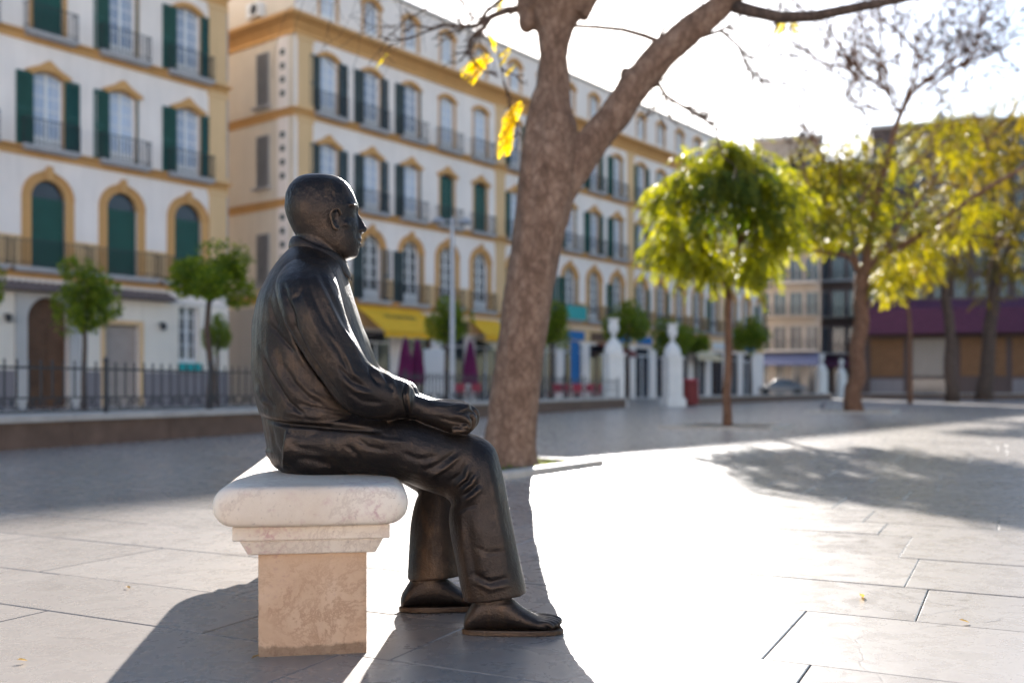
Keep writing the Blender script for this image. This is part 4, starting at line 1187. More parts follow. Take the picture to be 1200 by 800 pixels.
    dent(421,291,0,-.004,.012,.006); dent(418,276,.026,-.003,.010,.014)
    _e = sp(393,256.5,-.0905); disp[:] += sum(-.006*np.exp(-(((co[:,0]-_e.x)/.0075)**2+((co[:,1]-g*.0905)/.0075)**2+((co[:,2]-_e.z)/.011)**2)) for g in (-1,1))
    # general unevenness of the cast surface; none of it round the face
    head = co[:,2] > sp(380,300,0).z
    nz = np.empty(nv)
    for i in range(nv):
        p = Vector(co[i])
        nz[i] = mnoise.noise(p*11)*0.6 + mnoise.noise(p*Vector((30,30,12)) if False else Vector((p.x*34,p.y*34,p.z*15)))*0.4
    feet = co[:,2] < sp(575,704,-.17).z
    disp += nz*np.where(head, .0007, np.where(feet, .0005, .0030))
    # fringe of cropped hair: fine rough band round the back of the skull
    hb = np.exp(-((co[:,2]-sp(360,232,0).z)/.030)**2)*head*(co[:,0] < sp(408,230,0).x)
    idx = np.where(hb > 0.05)[0]
    for i in idx:
        p = Vector(co[i]); disp[i] += hb[i]*0.0016*mnoise.noise(Vector((p.x*150,p.y*150,p.z*60)))
    co += no*disp[:,None]
    me2.vertices.foreach_set('co', co.astype(np.float32).ravel()); me2.update()
    me2.polygons.foreach_set('use_smooth', [True]*len(me2.polygons))
    # ---- sandal soles
    def sole(q, name='sandal_sole'):
        qq, zb = q
        outl = []
        for k in range(30):
            t = 2*math.pi*k/30; c, s_ = math.cos(t), math.sin(t)
            u = 0.5+0.506*math.copysign(abs(c)**.75, c); w = (.0375+.012*u)*math.copysign(abs(s_)**.75, s_)
            outl.append((u, w))
        m2 = MB(); n = len(outl)
        lay = [(.95,-zb+.0),(1.0,-zb+.003),(1.0,-.003),(.97,.0005)]
        vs = []
        for sc_, dz in lay:
            for u, w in outl: vs.append(qq(.5+(u-.5)*sc_, w*sc_, dz))
        fs = [tuple(range(n-1,-1,-1)), tuple(range(3*n,4*n))]
        for i in range(3):
            for k in range(n): fs.append((i*n+k,i*n+(k+1)%n,(i+1)*n+(k+1)%n,(i+1)*n+k))
        m2.add(vs, fs); m2.build(name, MAT['bronze'], root)
        # strap over the instep
    sole(qn); sole(qf)
    # ---- shirt collar, folded down
    m2 = MB(); n = 44; rows = []
    cb = sp(344.5,281,0); cf = sp(404,306,0)
    for (du, out, dz) in [(0,-.001,-.010),(0,.001,.004),(0,.004,.006),(0,.009,-.003),(0,.013,-.020),(0,.013,-.027),(0,.007,-.022)]:
        row = []
        for k in range(n+1):
            t = math.pi*(0.045+(2-0.09)*k/n)      # open at the throat (t=0)
            fr = (1+math.cos(t))/2
            cx = (cb.x+cf.x)/2; rx = (cf.x-cb.x)/2; 
            x = cx+(rx+out*(1 if fr < .5 else .6))*math.cos(t); y = (.0655+out)*math.sin(t)
            z = cb.z*(1-fr)+cf.z*fr + dz*(1+1.2*fr**2 if dz < 0 else 1) + .004*math.sin(2*t)**2 + mnoise.noise(Vector((x*30,y*30,1)))*.0015
            if dz < -.015: x += .012*fr**4
            row.append((x,y,z))
        rows.append(row)
    vs = [p for r_ in rows for p in r_]; fs = []
    for i in range(len(rows)-1):
        for k in range(n): fs.append((i*(n+1)+k, i*(n+1)+k+1, (i+1)*(n+1)+k+1, (i+1)*(n+1)+k))
    m2.add(vs, fs)
    oc = m2.build('collar', MAT['bronze'], root, smooth=True)
    ss = oc.modifiers.new('thick', 'SOLIDIFY'); ss.thickness = .0035
    ss = oc.modifiers.new('sub', 'SUBSURF'); ss.levels = 1; ss.render_levels = 2
    return root
build_statue()
# ------------------------------------------------------------------ long purple awning and boards at the far right
def far_shop():
    p = Vector(((1010-CX)/F*100, 100, 0)); ang = R(-16)
    root = empty('shop_pavilion', p, ang, 'low brown shop front with long dark purple awning at the far end', 'shop')
    L = 40; h = 9.6
    m = MB(); m.box(0,L,0,6,-.3,h); m.build('wall', MAT['facade_brown'], root)
    m = MB(); m.add([(-.3,-.01,h-.2),(L,-.01,h-.2),(L,-2.4,h-1.2),(-.3,-2.4,h-1.2),(-.3,-2.4,6.0),(L,-2.4,6.0)],[(3,2,1,0),(4,5,2,3)]); m.build('awning', MAT['awning_purple'], root)
    rnd = random.Random(3)
    x = .8; k = 0
    while x < L-4:
        w = rnd.uniform(2.5,5.0)
        m = MB(); m.box(x,x+w,-.12,-.002,1.9,5.6); m.build('board', MAT['boards_brown'] if k%3 != 1 else MAT['facade_cream'], root)
        m = MB(); m.box(x,x+w,-.10,-.002,.2,1.6); m.build('panel', [MAT['facade_grey'],MAT['glass_dark'],MAT['facade_brown']][k%3], root)
        x += w+rnd.uniform(.5,1.2); k += 1
far_shop()

# ------------------------------------------------------------------ low brown wall with iron railing
WD = Vector((0.364, 0.9314, 0)).normalized(); W0 = Vector((-5.60, 10.75, 0)); WRZ = math.atan2(WD.y, WD.x)
def low_wall(start, direc, length, label, joints=1.55, fence=True, group=None):
    rz = math.atan2(direc.y, direc.x)
    root = empty('low_wall', start, rz, label, 'wall')
    rnd = random.Random(int(length*10)); x = 0
    th = .48
    while x < length-.05:
        l = min(joints*rnd.uniform(.9,1.15), length-x)
        m = MB(); m.box(x+.004,x+l-.004,0,th,-.02,.298); m.build('stone_block', MAT['wall_brown'], root)
        m = MB(); m.cbox(x+.003,x+l-.003,-.05,th+.05,.300,.375,.018); m.build('cap_stone', MAT['wall_cap'], root)
        x += l
    return root
low_wall(W0-WD*5, WD, 31.6, 'long low brown stone wall with pale cap below the iron railing')
def railing(start, direc, length):
    rz = math.atan2(direc.y, direc.x)
    root = empty('iron_railing', start+Vector((-direc.y,direc.x,0))*.24+Vector((0,0,.375)), rz, 'dark iron railing with scrollwork on top of the long low wall', 'railing')
    m = MB(); m.box(0,length,-.012,.012,.535,.56); m.build('rail', MAT['iron'], root)
    m = MB(); m.box(0,length,-.012,.012,.185,.205); m.build('rail', MAT['iron'], root)
    m = MB(); m.box(0,length,-.012,.012,.02,.04); m.build('rail', MAT['iron'], root)
    mb_ = MB(); mb_.box(-.008,.008,-.008,.008,.206,.60); mb_.lathe([(.008,.60),(.016,.615),(.003,.65)],6); bm_ = mb_.mesh('bar', MAT['iron'])
    pm_ = MB(); pm_.box(-.02,.02,-.02,.02,0,.62); pm_.lathe([(.02,.62),(.034,.65),(.034,.67),(.008,.71)],8); pm_ = pm_.mesh('post', MAT['iron'])
    sm_ = MB()
    for s in (-1,1):
        pts = []
        for k in range(17):
            a = k/16*2*math.pi*1.35; r = .068*(1-.55*k/16); pts.append((s*(.085-.0)+r*math.cos(a)*-s, 0, .112+r*math.sin(a)))
        sm_.tube(pts, .0075, 5)
    sm_.tube([(-.17,0,.045),(-.02,0,.18)],.007,5); sm_.tube([(.17,0,.045),(.02,0,.18)],.007,5)
    sm_ = sm_.mesh('scroll', MAT['iron'])
    n = int(length/.17); 
    for k in range(n):
        x = .085+k*.17
        if x < 2.5: continue
        if x > 26 and k % 2: continue
        if k % 12 == 4: link_mesh('post', pm_, root, (x,0,0))
        else: link_mesh('bar', bm_, root, (x,0,0))
    k = 0; x = 2.6
    while x < length-.3:
        if x < 22: link_mesh('scroll', sm_, root, (x,0,0))
        x += .40
railing(W0-WD*5, WD, 31.5)
# planting strip behind the wall
def bed():
    nrm = Vector((-WD.y, WD.x, 0)); a = W0-WD*5+nrm*.54; b = W0+WD*26.5+nrm*.54
    c = b+nrm*5.0; d = a+nrm*5.0
    m = MB(); m.add([(*p.xy,.27) for p in (a,b,c,d)]+[(*p.xy,-.05) for p in (a,b,c,d)],[(0,1,2,3),(4,5,1,0),(5,6,2,1),(6,7,3,2),(7,4,0,3)])
    o = m.build('planting_bed', MAT['kerb_stone']); tag(o, kind='structure')
bed()
WE = W0+WD*26.6
W2a = pix(800,0,39.5); W2a.z = 0
d2 = (pix(985,0,66)-pix(800,0,39.5)); d2.z = 0
low_wall(W2a+d2.normalized()*.8, d2.normalized(), 27, 'low brown stone wall running off beyond the gate pillars', 2.2)

# ------------------------------------------------------------------ white pillars with urns
def pillar_mesh():
    m = MB()
    m.box(-.40,.40,-.40,.40,0,.28); m.box(-.35,.35,-.35,.35,.2802,.36)
    m.box(-.30,.30,-.30,.30,.3602,1.85); return m
PILL = None
def pillar(x, y, label, s=1.0, rz=0.3):
    global PILL
    if PILL is None:
        PILL = {}
        PILL['shaft'] = pillar_mesh().mesh('shaft', MAT['pillar_white'])
        m = MB(); m.box(-.35,.35,-.35,.35,1.8502,1.93)
        m.lathe([(.335,1.9302),(.34,2.03),(.32,2.15),(.27,2.28),(.19,2.38),(.15,2.42)],20); PILL['capital'] = m.mesh('capital', MAT['pillar_white'])
        m = MB(); m.lathe([(.15,2.4202),(.16,2.46),(.08,2.50),(.065,2.58),(.10,2.64),(.18,2.74),(.20,2.90),(.17,3.02),(.15,3.08),(.22,3.17),(.23,3.20),(.17,3.20),(.12,3.10)],20); PILL['urn'] = m.mesh('urn', MAT['pillar_white'], smooth=True)
    root = empty('gate_pillar', (x,y,0), rz, label, 'pillar', 'white gate pillars'); root.scale = (s,s,s)
    for k in ('shaft','capital','urn'): link_mesh(k, PILL[k], root)
    return root
p = pix(719,0,36.0); pillar(p.x,p.y,'white stone pillar topped by an urn where the long low wall ends')
p = pix(788,0,37.8); pillar(p.x,p.y,'white stone pillar topped by an urn, beside the dark red bin', .98)
p = pix(963,0,72); pillar(p.x,p.y,'far white stone pillar behind the warm-barked yellow tree, next to its twin', 1.0)
p = pix(986,0,74); pillar(p.x,p.y,'far white stone pillar hidden half behind the trunk of the warm-barked yellow tree', .9)

# ------------------------------------------------------------------ street lamp, bin, café things
def lamp(px, Y):
    p = pix(px,0,Y)
    root = empty('street_lamp', (p.x,p.y,0), .25, 'grey street lamp with two flat heads on a tall pole behind the wall', 'street lamp')
    m = MB(); m.lathe([(.13,0),(.13,.5),(.095,.55),(.085,1.5),(.065,5.75),(.065,5.82)],12); m.build('pole', MAT['lamp_grey'], root, smooth=False)
    m = MB(); m.tube([(-.42,0,5.72),(.42,0,5.72)], .03, 8); m.build('arm', MAT['lamp_grey'], root)
    for s in (-1,1):
        m = MB(); m.lathe([(.05,.0),(.20,.03),(.21,.07),(.12,.16),(.03,.2)],14,(s*.42,0,5.62)); m.build('lamp_head', MAT['lamp_grey'], root)
lamp(530, 30)
def bin_(px, Y):
    p = pix(px,0,Y)
    root = empty('litter_bin', (p.x,p.y,0), 0, 'dark red slatted litter bin beside a white pillar', 'bin')
    m = MB(); m.lathe([(.27,.06),(.29,.1),(.29,.95),(.27,.97)],16); m.build('drum', MAT['bin_red'], root)
    for k in range(14):
        a = 2*math.pi*k/14; m = MB(); m.box(-.045,.045,.295,.32,.12,.92); m.build('slat', MAT['bin_red'], root, rot=(0,0,a))
    m = MB(); m.lathe([(.30,.971),(.33,.98),(.33,1.03),(.24,1.05),(.24,1.0)],16); m.build('rim', MAT['chair_red'], root)
    m = MB(); m.lathe([(.2,0),(.2,.059)],12); m.build('base', MAT['iron'], root)
bin_(809, 38.4)
def closed_umbrella(px, Y, label):
    p = pix(px,0,Y)
    root = empty('closed_umbrella', (p.x,p.y,0), 0, label, 'umbrella', 'closed café umbrellas')
    m = MB(); m.tube([(0,0,0),(0,0,2.95)], .03, 8); m.build('pole', MAT['metal_grey'], root)
    m = MB(); n = 24; vs = []; fs = []
    prof = [(.05,2.9),(.12,2.7),(.2,2.2),(.26,1.6),(.30,1.15),(.28,.9)]
    for r, z in prof:
        for k in range(n):
            rr = r*(1+.22*(1 if k%3 == 0 else -1)*min(1,(2.95-z))); a = 2*math.pi*k/n; vs.append((rr*math.cos(a), rr*math.sin(a), z))
    for i in range(len(prof)-1):
        for k in range(n): fs.append(((i+1)*n+k,(i+1)*n+(k+1)%n,i*n+(k+1)%n,i*n+k))
    fs.append(tuple(range(n)))
    m.add(vs, fs); m.build('canopy', MAT['umbrella_purple'], root)
    m = MB(); m.lathe([(.28,0),(.28,.08),(.06,.12)],16); m.build('base', MAT['stone_grey'], root)
closed_umbrella(475, 43.5, 'closed purple umbrella under the corner of the yellow awning, left of its pair')
closed_umbrella(489, 44.5, 'closed purple umbrella beside the white board in front of the shops')
closed_umbrella(551, 46, 'closed purple umbrella standing alone under the cream awning')
def board(px, Y):
    p = pix(px,0,Y); root = empty('menu_board', (p.x,p.y,0), .3, 'tall white board standing beside a closed purple umbrella', 'board')
    m = MB(); m.box(-.5,.5,-.02,.02,.35,2.5); m.build('panel', MAT['board_white'], root)
    for s in (-1,1):
        m = MB(); m.box(s*.47-.03,s*.47+.03,-.15,.15,0,.349); m.build('foot', MAT['metal_grey'], root)
board(509, 46)
def chair_parts():
    P = {}
    m = MB(); m.cbox(-.22,.22,-.22,.22,.43,.46,.01); P['seat'] = m.mesh('seat', MAT['chair_red'])
    m = MB(); m.box(-.22,.22,.19,.22,.55,.88); P['backrest'] = m.mesh('backrest', MAT['chair_red'])
    m = MB(); m.box(-.013,.013,-.013,.013,0,.43); P['leg'] = m.mesh('leg', MAT['metal_grey'])
    m = MB(); m.box(-.013,.013,-.013,.013,0,.88); P['leg2'] = m.mesh('leg', MAT['metal_grey'])
    return P
CP = chair_parts()
rnd = random.Random(11)
k = 0
for px, Y in [(541,40),(556,41),(648,42),(662,43.5),(676,42.5),(688,44),(700,43),(706,45)]:
    p = pix(px,0,Y)
    where = 'beside the street lamp pole' if px < 600 else 'behind the end of the low wall'
    root = empty('cafe_chair', (p.x,p.y,0), rnd.uniform(0,6.28), 'red café chair '+where+' in front of the shops', 'chair', 'red café chairs '+where)
    link_mesh('seat', CP['seat'], root); link_mesh('backrest', CP['backrest'], root)
    for sx in (-1,1):
        link_mesh('leg', CP['leg'], root, (sx*.2,-.2,0)); link_mesh('leg', CP['leg2'], root, (sx*.2,.205,0))
for px, Y, lb in [(549,42,'round grey café table between two red chairs by the street lamp'),(669,44.5,'round grey café table among red chairs behind the low wall')]:
    p = pix(px,0,Y); root = empty('cafe_table', (p.x,p.y,0), 0, lb, 'table', 'café tables')
    m = MB(); m.lathe([(.38,.71),(.40,.72),(.40,.74)],20); m.build('top', MAT['metal_grey'], root)
    m = MB(); m.lathe([(.04,.02),(.03,.709)],8); m.build('stem', MAT['iron'], root)
    m = MB(); m.lathe([(.24,0),(.22,.0199)],14); m.build('base', MAT['iron'], root)
# ------------------------------------------------------------------ a parked car far off
def car(px, Y, rz):
    p = pix(px,0,Y); root = empty('parked_car', (p.x,p.y,0), rz, 'pale grey car parked in front of the far grey house', 'car')
    m = MB()
    side = [(-2.0,.35),(-1.95,.75),(-1.2,.88),(-.55,1.38),(.75,1.42),(1.55,.95),(2.05,.85),(2.1,.4)]
    bm = bmesh.new()
    prof = [(-2.05,.32),(-2.08,.62),(-1.98,.80),(-1.15,.92),(-.5,1.40),(.0,1.47),(.75,1.44),(1.5,1.02),(2.0,.93),(2.1,.7),(2.08,.32)]
    n = len(prof); vs = []
    for yy, sc in ((-.84,.96),(-.78,1),(.78,1),(.84,.96)):
        for x, z in prof:
            yin = yy*(1-.16*max(0,(z-.9)/.55)); vs.append((x*sc if z < .9 else x*sc, yin, .32+(z-.32)*sc))
    fs = [tuple(range(n-1,-1,-1)), tuple(range(3*n,4*n))]
    for i in range(3):
        for k in range(n): fs.append((i*n+k,i*n+(k+1)%n,(i+1)*n+(k+1)%n,(i+1)*n+k))
    m.add(vs, fs); m.build('body', MAT['car_paint'], root)
    for s in (-1,1):
        m = MB(); y = s*.80
        m.add([(-.98,y,.95),(1.35,y,.98),(.75,y*.94,1.36),(-.48,y*.94,1.34)],[(0,1,2,3) if s < 0 else (3,2,1,0)]); m.build('side_window', MAT['glass_dark'], root)
        for x in (-1.3,1.3):
            w = MB(); w.lathe([(.19,-.1),(.32,-.1),(.33,-.06),(.33,.06),(.32,.1),(.19,.1)],18); w = w.build('wheel', MAT['tyre'], root, loc=(x,s*.76,.33), rot=(R(90),0,0))
            h_ = MB(); h_.lathe([(.05,-.09),(.19,-.08),(.19,.08),(.05,.09)],12); h_.build('rim', MAT['metal_grey'], w)
    m = MB(); m.add([(-1.16,-.68,.945),(-1.16,.68,.945),(-.56,.60,1.37),(-.56,-.60,1.37)],[(3,2,1,0)]); m.build('windscreen', MAT['glass_dark'], root)
    for s in (-1,1):
        m = MB(); m.box(-2.06,-1.96,s*.6-.12,s*.6+.12,.62,.74); m.build('headlight', MAT['board_white'], root)
car(915, 84, R(-10))

wa = pix(1003,0,66); wb = pix(1290,0,61); wa.z = wb.z = 0
low_wall(wa, (wb-wa).normalized(), (wb-wa).length, 'low brown stone wall in front of the purple awning shop', 2.4)
# ------------------------------------------------------------------ trees
class Leaves:
    def __init__(s): s.v = []; s.f = []; s.t = []
    def leaf(s, p, d, side, L, w, tint):
        n = len(s.v); m = p+d*(L*.5)
        s.v += [tuple(p), tuple(m+side*w), tuple(p+d*L), tuple(m-side*w)]
        s.f.append((n,n+1,n+2,n+3)); s.t.append(tint)
    def frond(s, rnd, p, d, L, droop, npair, leafL, leafW, tint):
        """feathery leaf: drooping stalk with paired leaflets"""
        d = d.normalized(); pos = p.copy()
        stp = L/npair
        for k in range(npair):
            d = (d+Vector((0,0,-droop/npair))).normalized(); pos = pos+d*stp
            side = d.cross(Vector((0,0,1)))
            if side.length < .05: side = Vector((1,0,0))
            side.normalize(); up = side.cross(d)
            sc = .65+.5*math.sin(math.pi*(k+.8)/(npair+.6))
            for sg in (-1,1):
                ld = (side*sg*.9+d*.55+Vector((0,0,-.35-.3*rnd.random()))+Vector((rnd.uniform(-.25,.25),rnd.uniform(-.25,.25),rnd.uniform(-.2,.2)))).normalized()
                sd = ld.cross(up+Vector((rnd.uniform(-.6,.6),rnd.uniform(-.6,.6),rnd.uniform(-.3,.3))))
                if sd.length < .05: sd = d.copy()
                sd.normalize(); s.leaf(pos, ld, sd, leafL*sc, leafW*sc, min(1,max(0,tint+rnd.uniform(-.12,.12))))
    def build(s, name, mat, parent):
        me = bpy.data.meshes.new(name); me.from_pydata(s.v, [], s.f)
        at = me.attributes.new('tint','FLOAT','FACE'); at.data.foreach_set('value', s.t); me.materials.append(mat); me.update()
        return link_mesh(name, me, parent)

def branchlets(rnd, mb, p, d, L, r, depth, ends, droop=0.0, spread=.8, seg_n=5, kids=(2,4), wob=.22, rmin=.0025):
    """random twig with side twigs; collects positions for leaves"""
    pts = [p.copy()]; rr = [r]; pos = p.copy(); dd = d.normalized()
    for k in range(seg_n):
        dd = (dd+Vector((rnd.uniform(-wob,wob),rnd.uniform(-wob,wob),rnd.uniform(-wob,wob)-droop))).normalized()
        pos = pos+dd*(L/seg_n); pts.append(pos.copy()); rr.append(max(r*(1-.72*(k+1)/seg_n), rmin*.8))
    mb.tube(pts, rr, 5 if r > .012 else 4 if r > .006 else 3, cap=False)
    for i in range(2, len(pts)): ends.append((pts[i], dd.copy(), depth))
    if depth > 0:
        for _ in range(rnd.randint(*kids)):
            i = rnd.randint(1, seg_n)
            nd = (dd+Vector((rnd.uniform(-1,1),rnd.uniform(-1,1),rnd.uniform(-.7,.9)))*spread).normalized()
            branchlets(rnd, mb, pts[i], nd, L*rnd.uniform(.45,.75), max(rr[i]*.7,rmin), depth-1, ends, droop, spread, max(3,seg_n-1), kids, wob, rmin)

def remeshed(o, vox, smooth=3):
    md = o.modifiers.new('r','REMESH'); md.mode = 'VOXEL'; md.voxel_size = vox
    s_ = o.modifiers.new('s','SMOOTH'); s_.iterations = smooth
    bpy.context.view_layer.update(); dg = bpy.context.evaluated_depsgraph_get()
    me2 = bpy.data.meshes.new_from_object(o.evaluated_get(dg), depsgraph=dg); old = o.data
    o.modifiers.clear(); o.data = me2; bpy.data.meshes.remove(old)
    return me2
def barky(me, amp, fx, fz):
    nv = len(me.vertices)
    co = np.empty(nv*3, np.float32); me.vertices.foreach_get('co', co); co = co.reshape(-1,3)
    no = np.empty(nv*3, np.float32); me.vertex_normals.foreach_get('vector', no); no = no.reshape(-1,3)
    d = np.array([mnoise.noise(Vector((c[0]*fx,c[1]*fx,c[2]*fz)))+.5*mnoise.noise(Vector((c[0]*fx*2.6,c[1]*fx*2.6,c[2]*fz*2.2))) for c in co])
    co += no*(d*amp)[:,None]; me.vertices.foreach_set('co', co.ravel()); me.update()
    me.polygons.foreach_set('use_smooth', [True]*len(me.polygons))

def main_tree():
    Y = 8.5; rnd = random.Random(21)
    base = pix(597,0,Y); base.z = 0
    root = empty('leaning_tree', base, 0, 'big bare leaning tree with forked brown trunk behind the statue', 'tree')
    def q(px, py, dy=0.0): p = pix(px,py,Y+dy); return p-base
    k = Y/F
    trunk = [(550,558,648),(554,553,641),(562,545,631),(567,520,628),(572,480,630),(577,440,634),(583,400,639),(590,350,647),(597.5,300,656),(603.5,250,667),(607,212,677),(611,182,680),(616,150,676),(622,122,669),(629,98,667),(632,66,665),(629.5,38,671),(619,14,683),(607,-12,699)]
    mb = MB()
    def from_edges(E, dys=None):
        pts = []; rad = []
        for i, (l, y, r) in enumerate(E):
            pts.append(q((l+r)/2, y, (dys[i] if dys else 0))); rad.append((r-l)/2*k)
        return pts, rad
    pts, rad = from_edges(trunk)
    pts[0].z = -.10; rad[0] *= 1.06
    mb.tube(pts, rad, 24)
    # ridge up the left of the trunk where an old stem was
    mb.tube([q(612,420,-.10),q(618,300,-.12),q(623,200,-.11),q(627,145,-.08),q(630,112,-.03),q(634,100,0)], [.05,.09,.10,.085,.055,.03], 16)
    # right limb
    C = [(645,245,17),(668,206,19),(697,163,19),(722,133,18.5),(745,99,18.5),(775,64,18),(808,36,16.5),(842,10,14.5),(870,-18,13),(905,-60,12),(950,-120,10.5),(990,-190,9)]
    mb.tube([q(x,y,-.004*i*i) for i,(x,y,r) in enumerate(C)], [r*k for x,y,r in C], 20)
    # upper forks, above the frame
    mb.tube([q(640,10),q(620,-30,.05),q(600,-90,.2),q(570,-170,.5),(q(545,-270,.9))], [.2,.19,.15,.12,.08], 14)
    mb.tube([q(665,10),q(690,-30,-.05),q(715,-95,-.2),q(735,-180,-.3),(q(760,-290,-.4))], [.2,.18,.14,.11,.08], 14)
    # knob on the left
    ell(mb, q(618,26), .075,.10,.095); ell(mb, q(614,8), .07,.09,.10)
    ell(mb, q(676,178,-.10), .06,.05,.05); ell(mb, q(733,88,0), .05,.07,.06)
    o = mb.build('trunk', MAT['bark'], root)
    me = remeshed(o, .016, 3); barky(me, .011, 14, 4)
    # thin boughs
    tw = MB(); ends = []
    def bough(P, R0, R1, sub, L, depth=2, droop=0.0):
        pts = [q(*p) for p in P]; n = len(pts)
        m = MB(); m.tube(pts, [(R0+(R1-R0)*i/(n-1)) for i in range(n)], 8); m.build('branch', MAT['bark_dark'], root, smooth=True)
        for i in range(1, n):
            for _ in range(sub):
                a = rnd.random(); p = pts[i-1].lerp(pts[i], a); d = (pts[i]-pts[i-1]).normalized()
                nd = (d+Vector((rnd.uniform(-1,1),rnd.uniform(-1,1),rnd.uniform(-.9,.9)))*.9).normalized()
                branchlets(rnd, tw, p, nd, L*rnd.uniform(.5,1.1), .012, depth, ends, droop, rmin=.005)
    bough([(612,10),(592,13),(575,20),(566,34),(553,44),(549,62),(556,74)], .035, .008, 1, .32)
    bough([(575,20),(560,30),(545,31),(520,30),(500,37),(478,46)], .022, .006, 1, .35)
    bough([(560,29),(570,14),(585,2),(600,-12)], .016, .02, 0, .3)
    bough([(584,60,.3),(590,95,.3),(596,118,.3),(603,144,.3)], .006, .004, 1, .22)
    bough([(664,30,.2),(700,32,.2),(730,35,.1),(755,42,0),(775,50,0)], .016, .022, 0, .3)
    bough([(862,8,-.25),(880,13,-.35),(915,21,-.5),(955,19,-.7),(1010,8,-.9),(1070,-4,-1.1),(1130,-22,-1.3)], .058, .022, 0, .5)
    bough([(757,105,0),(772,99,.1),(780,112,.2),(800,125,.3),(825,140,.4),(842,152,.5)], .02, .009, 2, .26, 2, .04)
    bough([(820,44,0),(845,36,.2),(866,55,.4),(876,80,.6),(900,98,.8)], .018, .008, 2, .30, 2, .03)
    bough([(760,80,0),(775,40,.4),(800,-5,.8)], .02, .01, 0, .4)
    # crown over the frame
    for (x,y,dy) in [(570,-170,.5),(545,-270,.9),(735,-180,-.3),(760,-290,-.4),(950,-120,-.5),(990,-190,-.6),(600,-90,.2),(870,-100,-.3)]:
        for _ in range(3):
            branchlets(rnd, tw, q(x,y,dy), Vector((rnd.uniform(-1,1),rnd.uniform(-1,1),rnd.uniform(.0,1))), rnd.uniform(1.2,2.2), .04, 3, ends, 0.0, .8, 6, (2,4))
    # little twigs reaching into the top of the frame
    for x,y,dy in [(500,10,.4),(520,-10,.3),(560,-5,.1),(540,0,.5),(810,-5,.5),(915,2,-.5),(940,14,-.6)]:
        branchlets(rnd, tw, q(x,y,dy), Vector((rnd.uniform(-1,1),rnd.uniform(-.3,.3),rnd.uniform(-.6,.1))), .42, .009, 2, ends, .03, rmin=.0035)
    t_ = tw.build('twigs', MAT['bark_dark'], root)
    lv = Leaves()
    def cluster(px, py, dy, n, L, tint, dirx):
        for _ in range(n):
            p = q(px+rnd.uniform(-4,4), py+rnd.uniform(-4,4), dy)
            lv.frond(rnd, p, Vector((dirx+rnd.uniform(-.25,.25), rnd.uniform(-.4,.4), rnd.uniform(-.75,-.15))), L*rnd.uniform(.8,1.1), .5, 9, .055, .013, tint)
    cluster(577,64,.0,7,.26,.95,-.9); cluster(568,74,.0,5,.22,.9,-.8); cluster(596,56,.3,2,.15,.5,-.6)
    cluster(611,117,.3,6,.28,.95,-.3); cluster(604,135,.3,6,.28,.9,-.3); cluster(598,156,.3,3,.18,.9,-.3); cluster(606,72,.3,1,.13,.6,-.4)
    cluster(925,16,-.5,2,.16,.3,.1)
    for e in ends:
        if e[0].z > 4.4 and rnd.random() < .05: lv.frond(rnd, e[0], e[1]+Vector((0,0,-.4)), .22, .5, 8, .05, .013, rnd.uniform(.3,1))
    lv.build('leaves', MAT['leaf_bright'], root)
main_tree()

# square stone planters at the feet of trees
def planter(cx, cy, half, ang, label, grass=True):
    root = empty('tree_planter', (cx,cy,0), ang, label, 'planter', 'square stone tree surrounds')
    w = .14
    for k in range(4):
        m = MB(); m.cbox(-half,half-w-.003,-half,-half+w,-.02,.055,.012)
        m.build('kerb', MAT['kerb_stone'], root, rot=(0,0,k*math.pi/2))
    m = MB(); h = half-w-.002; n = 9; rnd = random.Random(8); vs = []; fs = []
    for i in range(n+1):
        for j in range(n+1): vs.append((-h+2*h*i/n,-h+2*h*j/n,.014+rnd.uniform(0,.02)))
    for i in range(n):
        for j in range(n): fs.append((i*(n+1)+j,(i+1)*(n+1)+j,(i+1)*(n+1)+j+1,i*(n+1)+j+1))
    m.add(vs, fs); m.build('soil', MAT['soil'], root)
    if grass:
        lv = Leaves()
        for _ in range(600):
            p = Vector((rnd.uniform(-h,h),rnd.uniform(-h,h),.02)); lv.leaf(p, Vector((rnd.uniform(-.5,.5),rnd.uniform(-.5,.5),1)).normalized(), Vector((rnd.uniform(-1,1),rnd.uniform(-1,1),0)).normalized(), rnd.uniform(.02,.055), .004, rnd.random())
        o = lv.build('weeds', MAT['leaf_orange_tree'], root); o['kind'] = 'stuff'
a = gnd(595,562); b = gnd(708,545.5)
d_ = (b-a).normalized(); n_ = Vector((-d_.y,d_.x,0)); hl = (b-a).length/2
c_ = (a+b)/2+n_*hl
planter(c_.x, c_.y, hl, math.atan2(d_.y,d_.x), 'square stone surround at the foot of the big leaning tree')

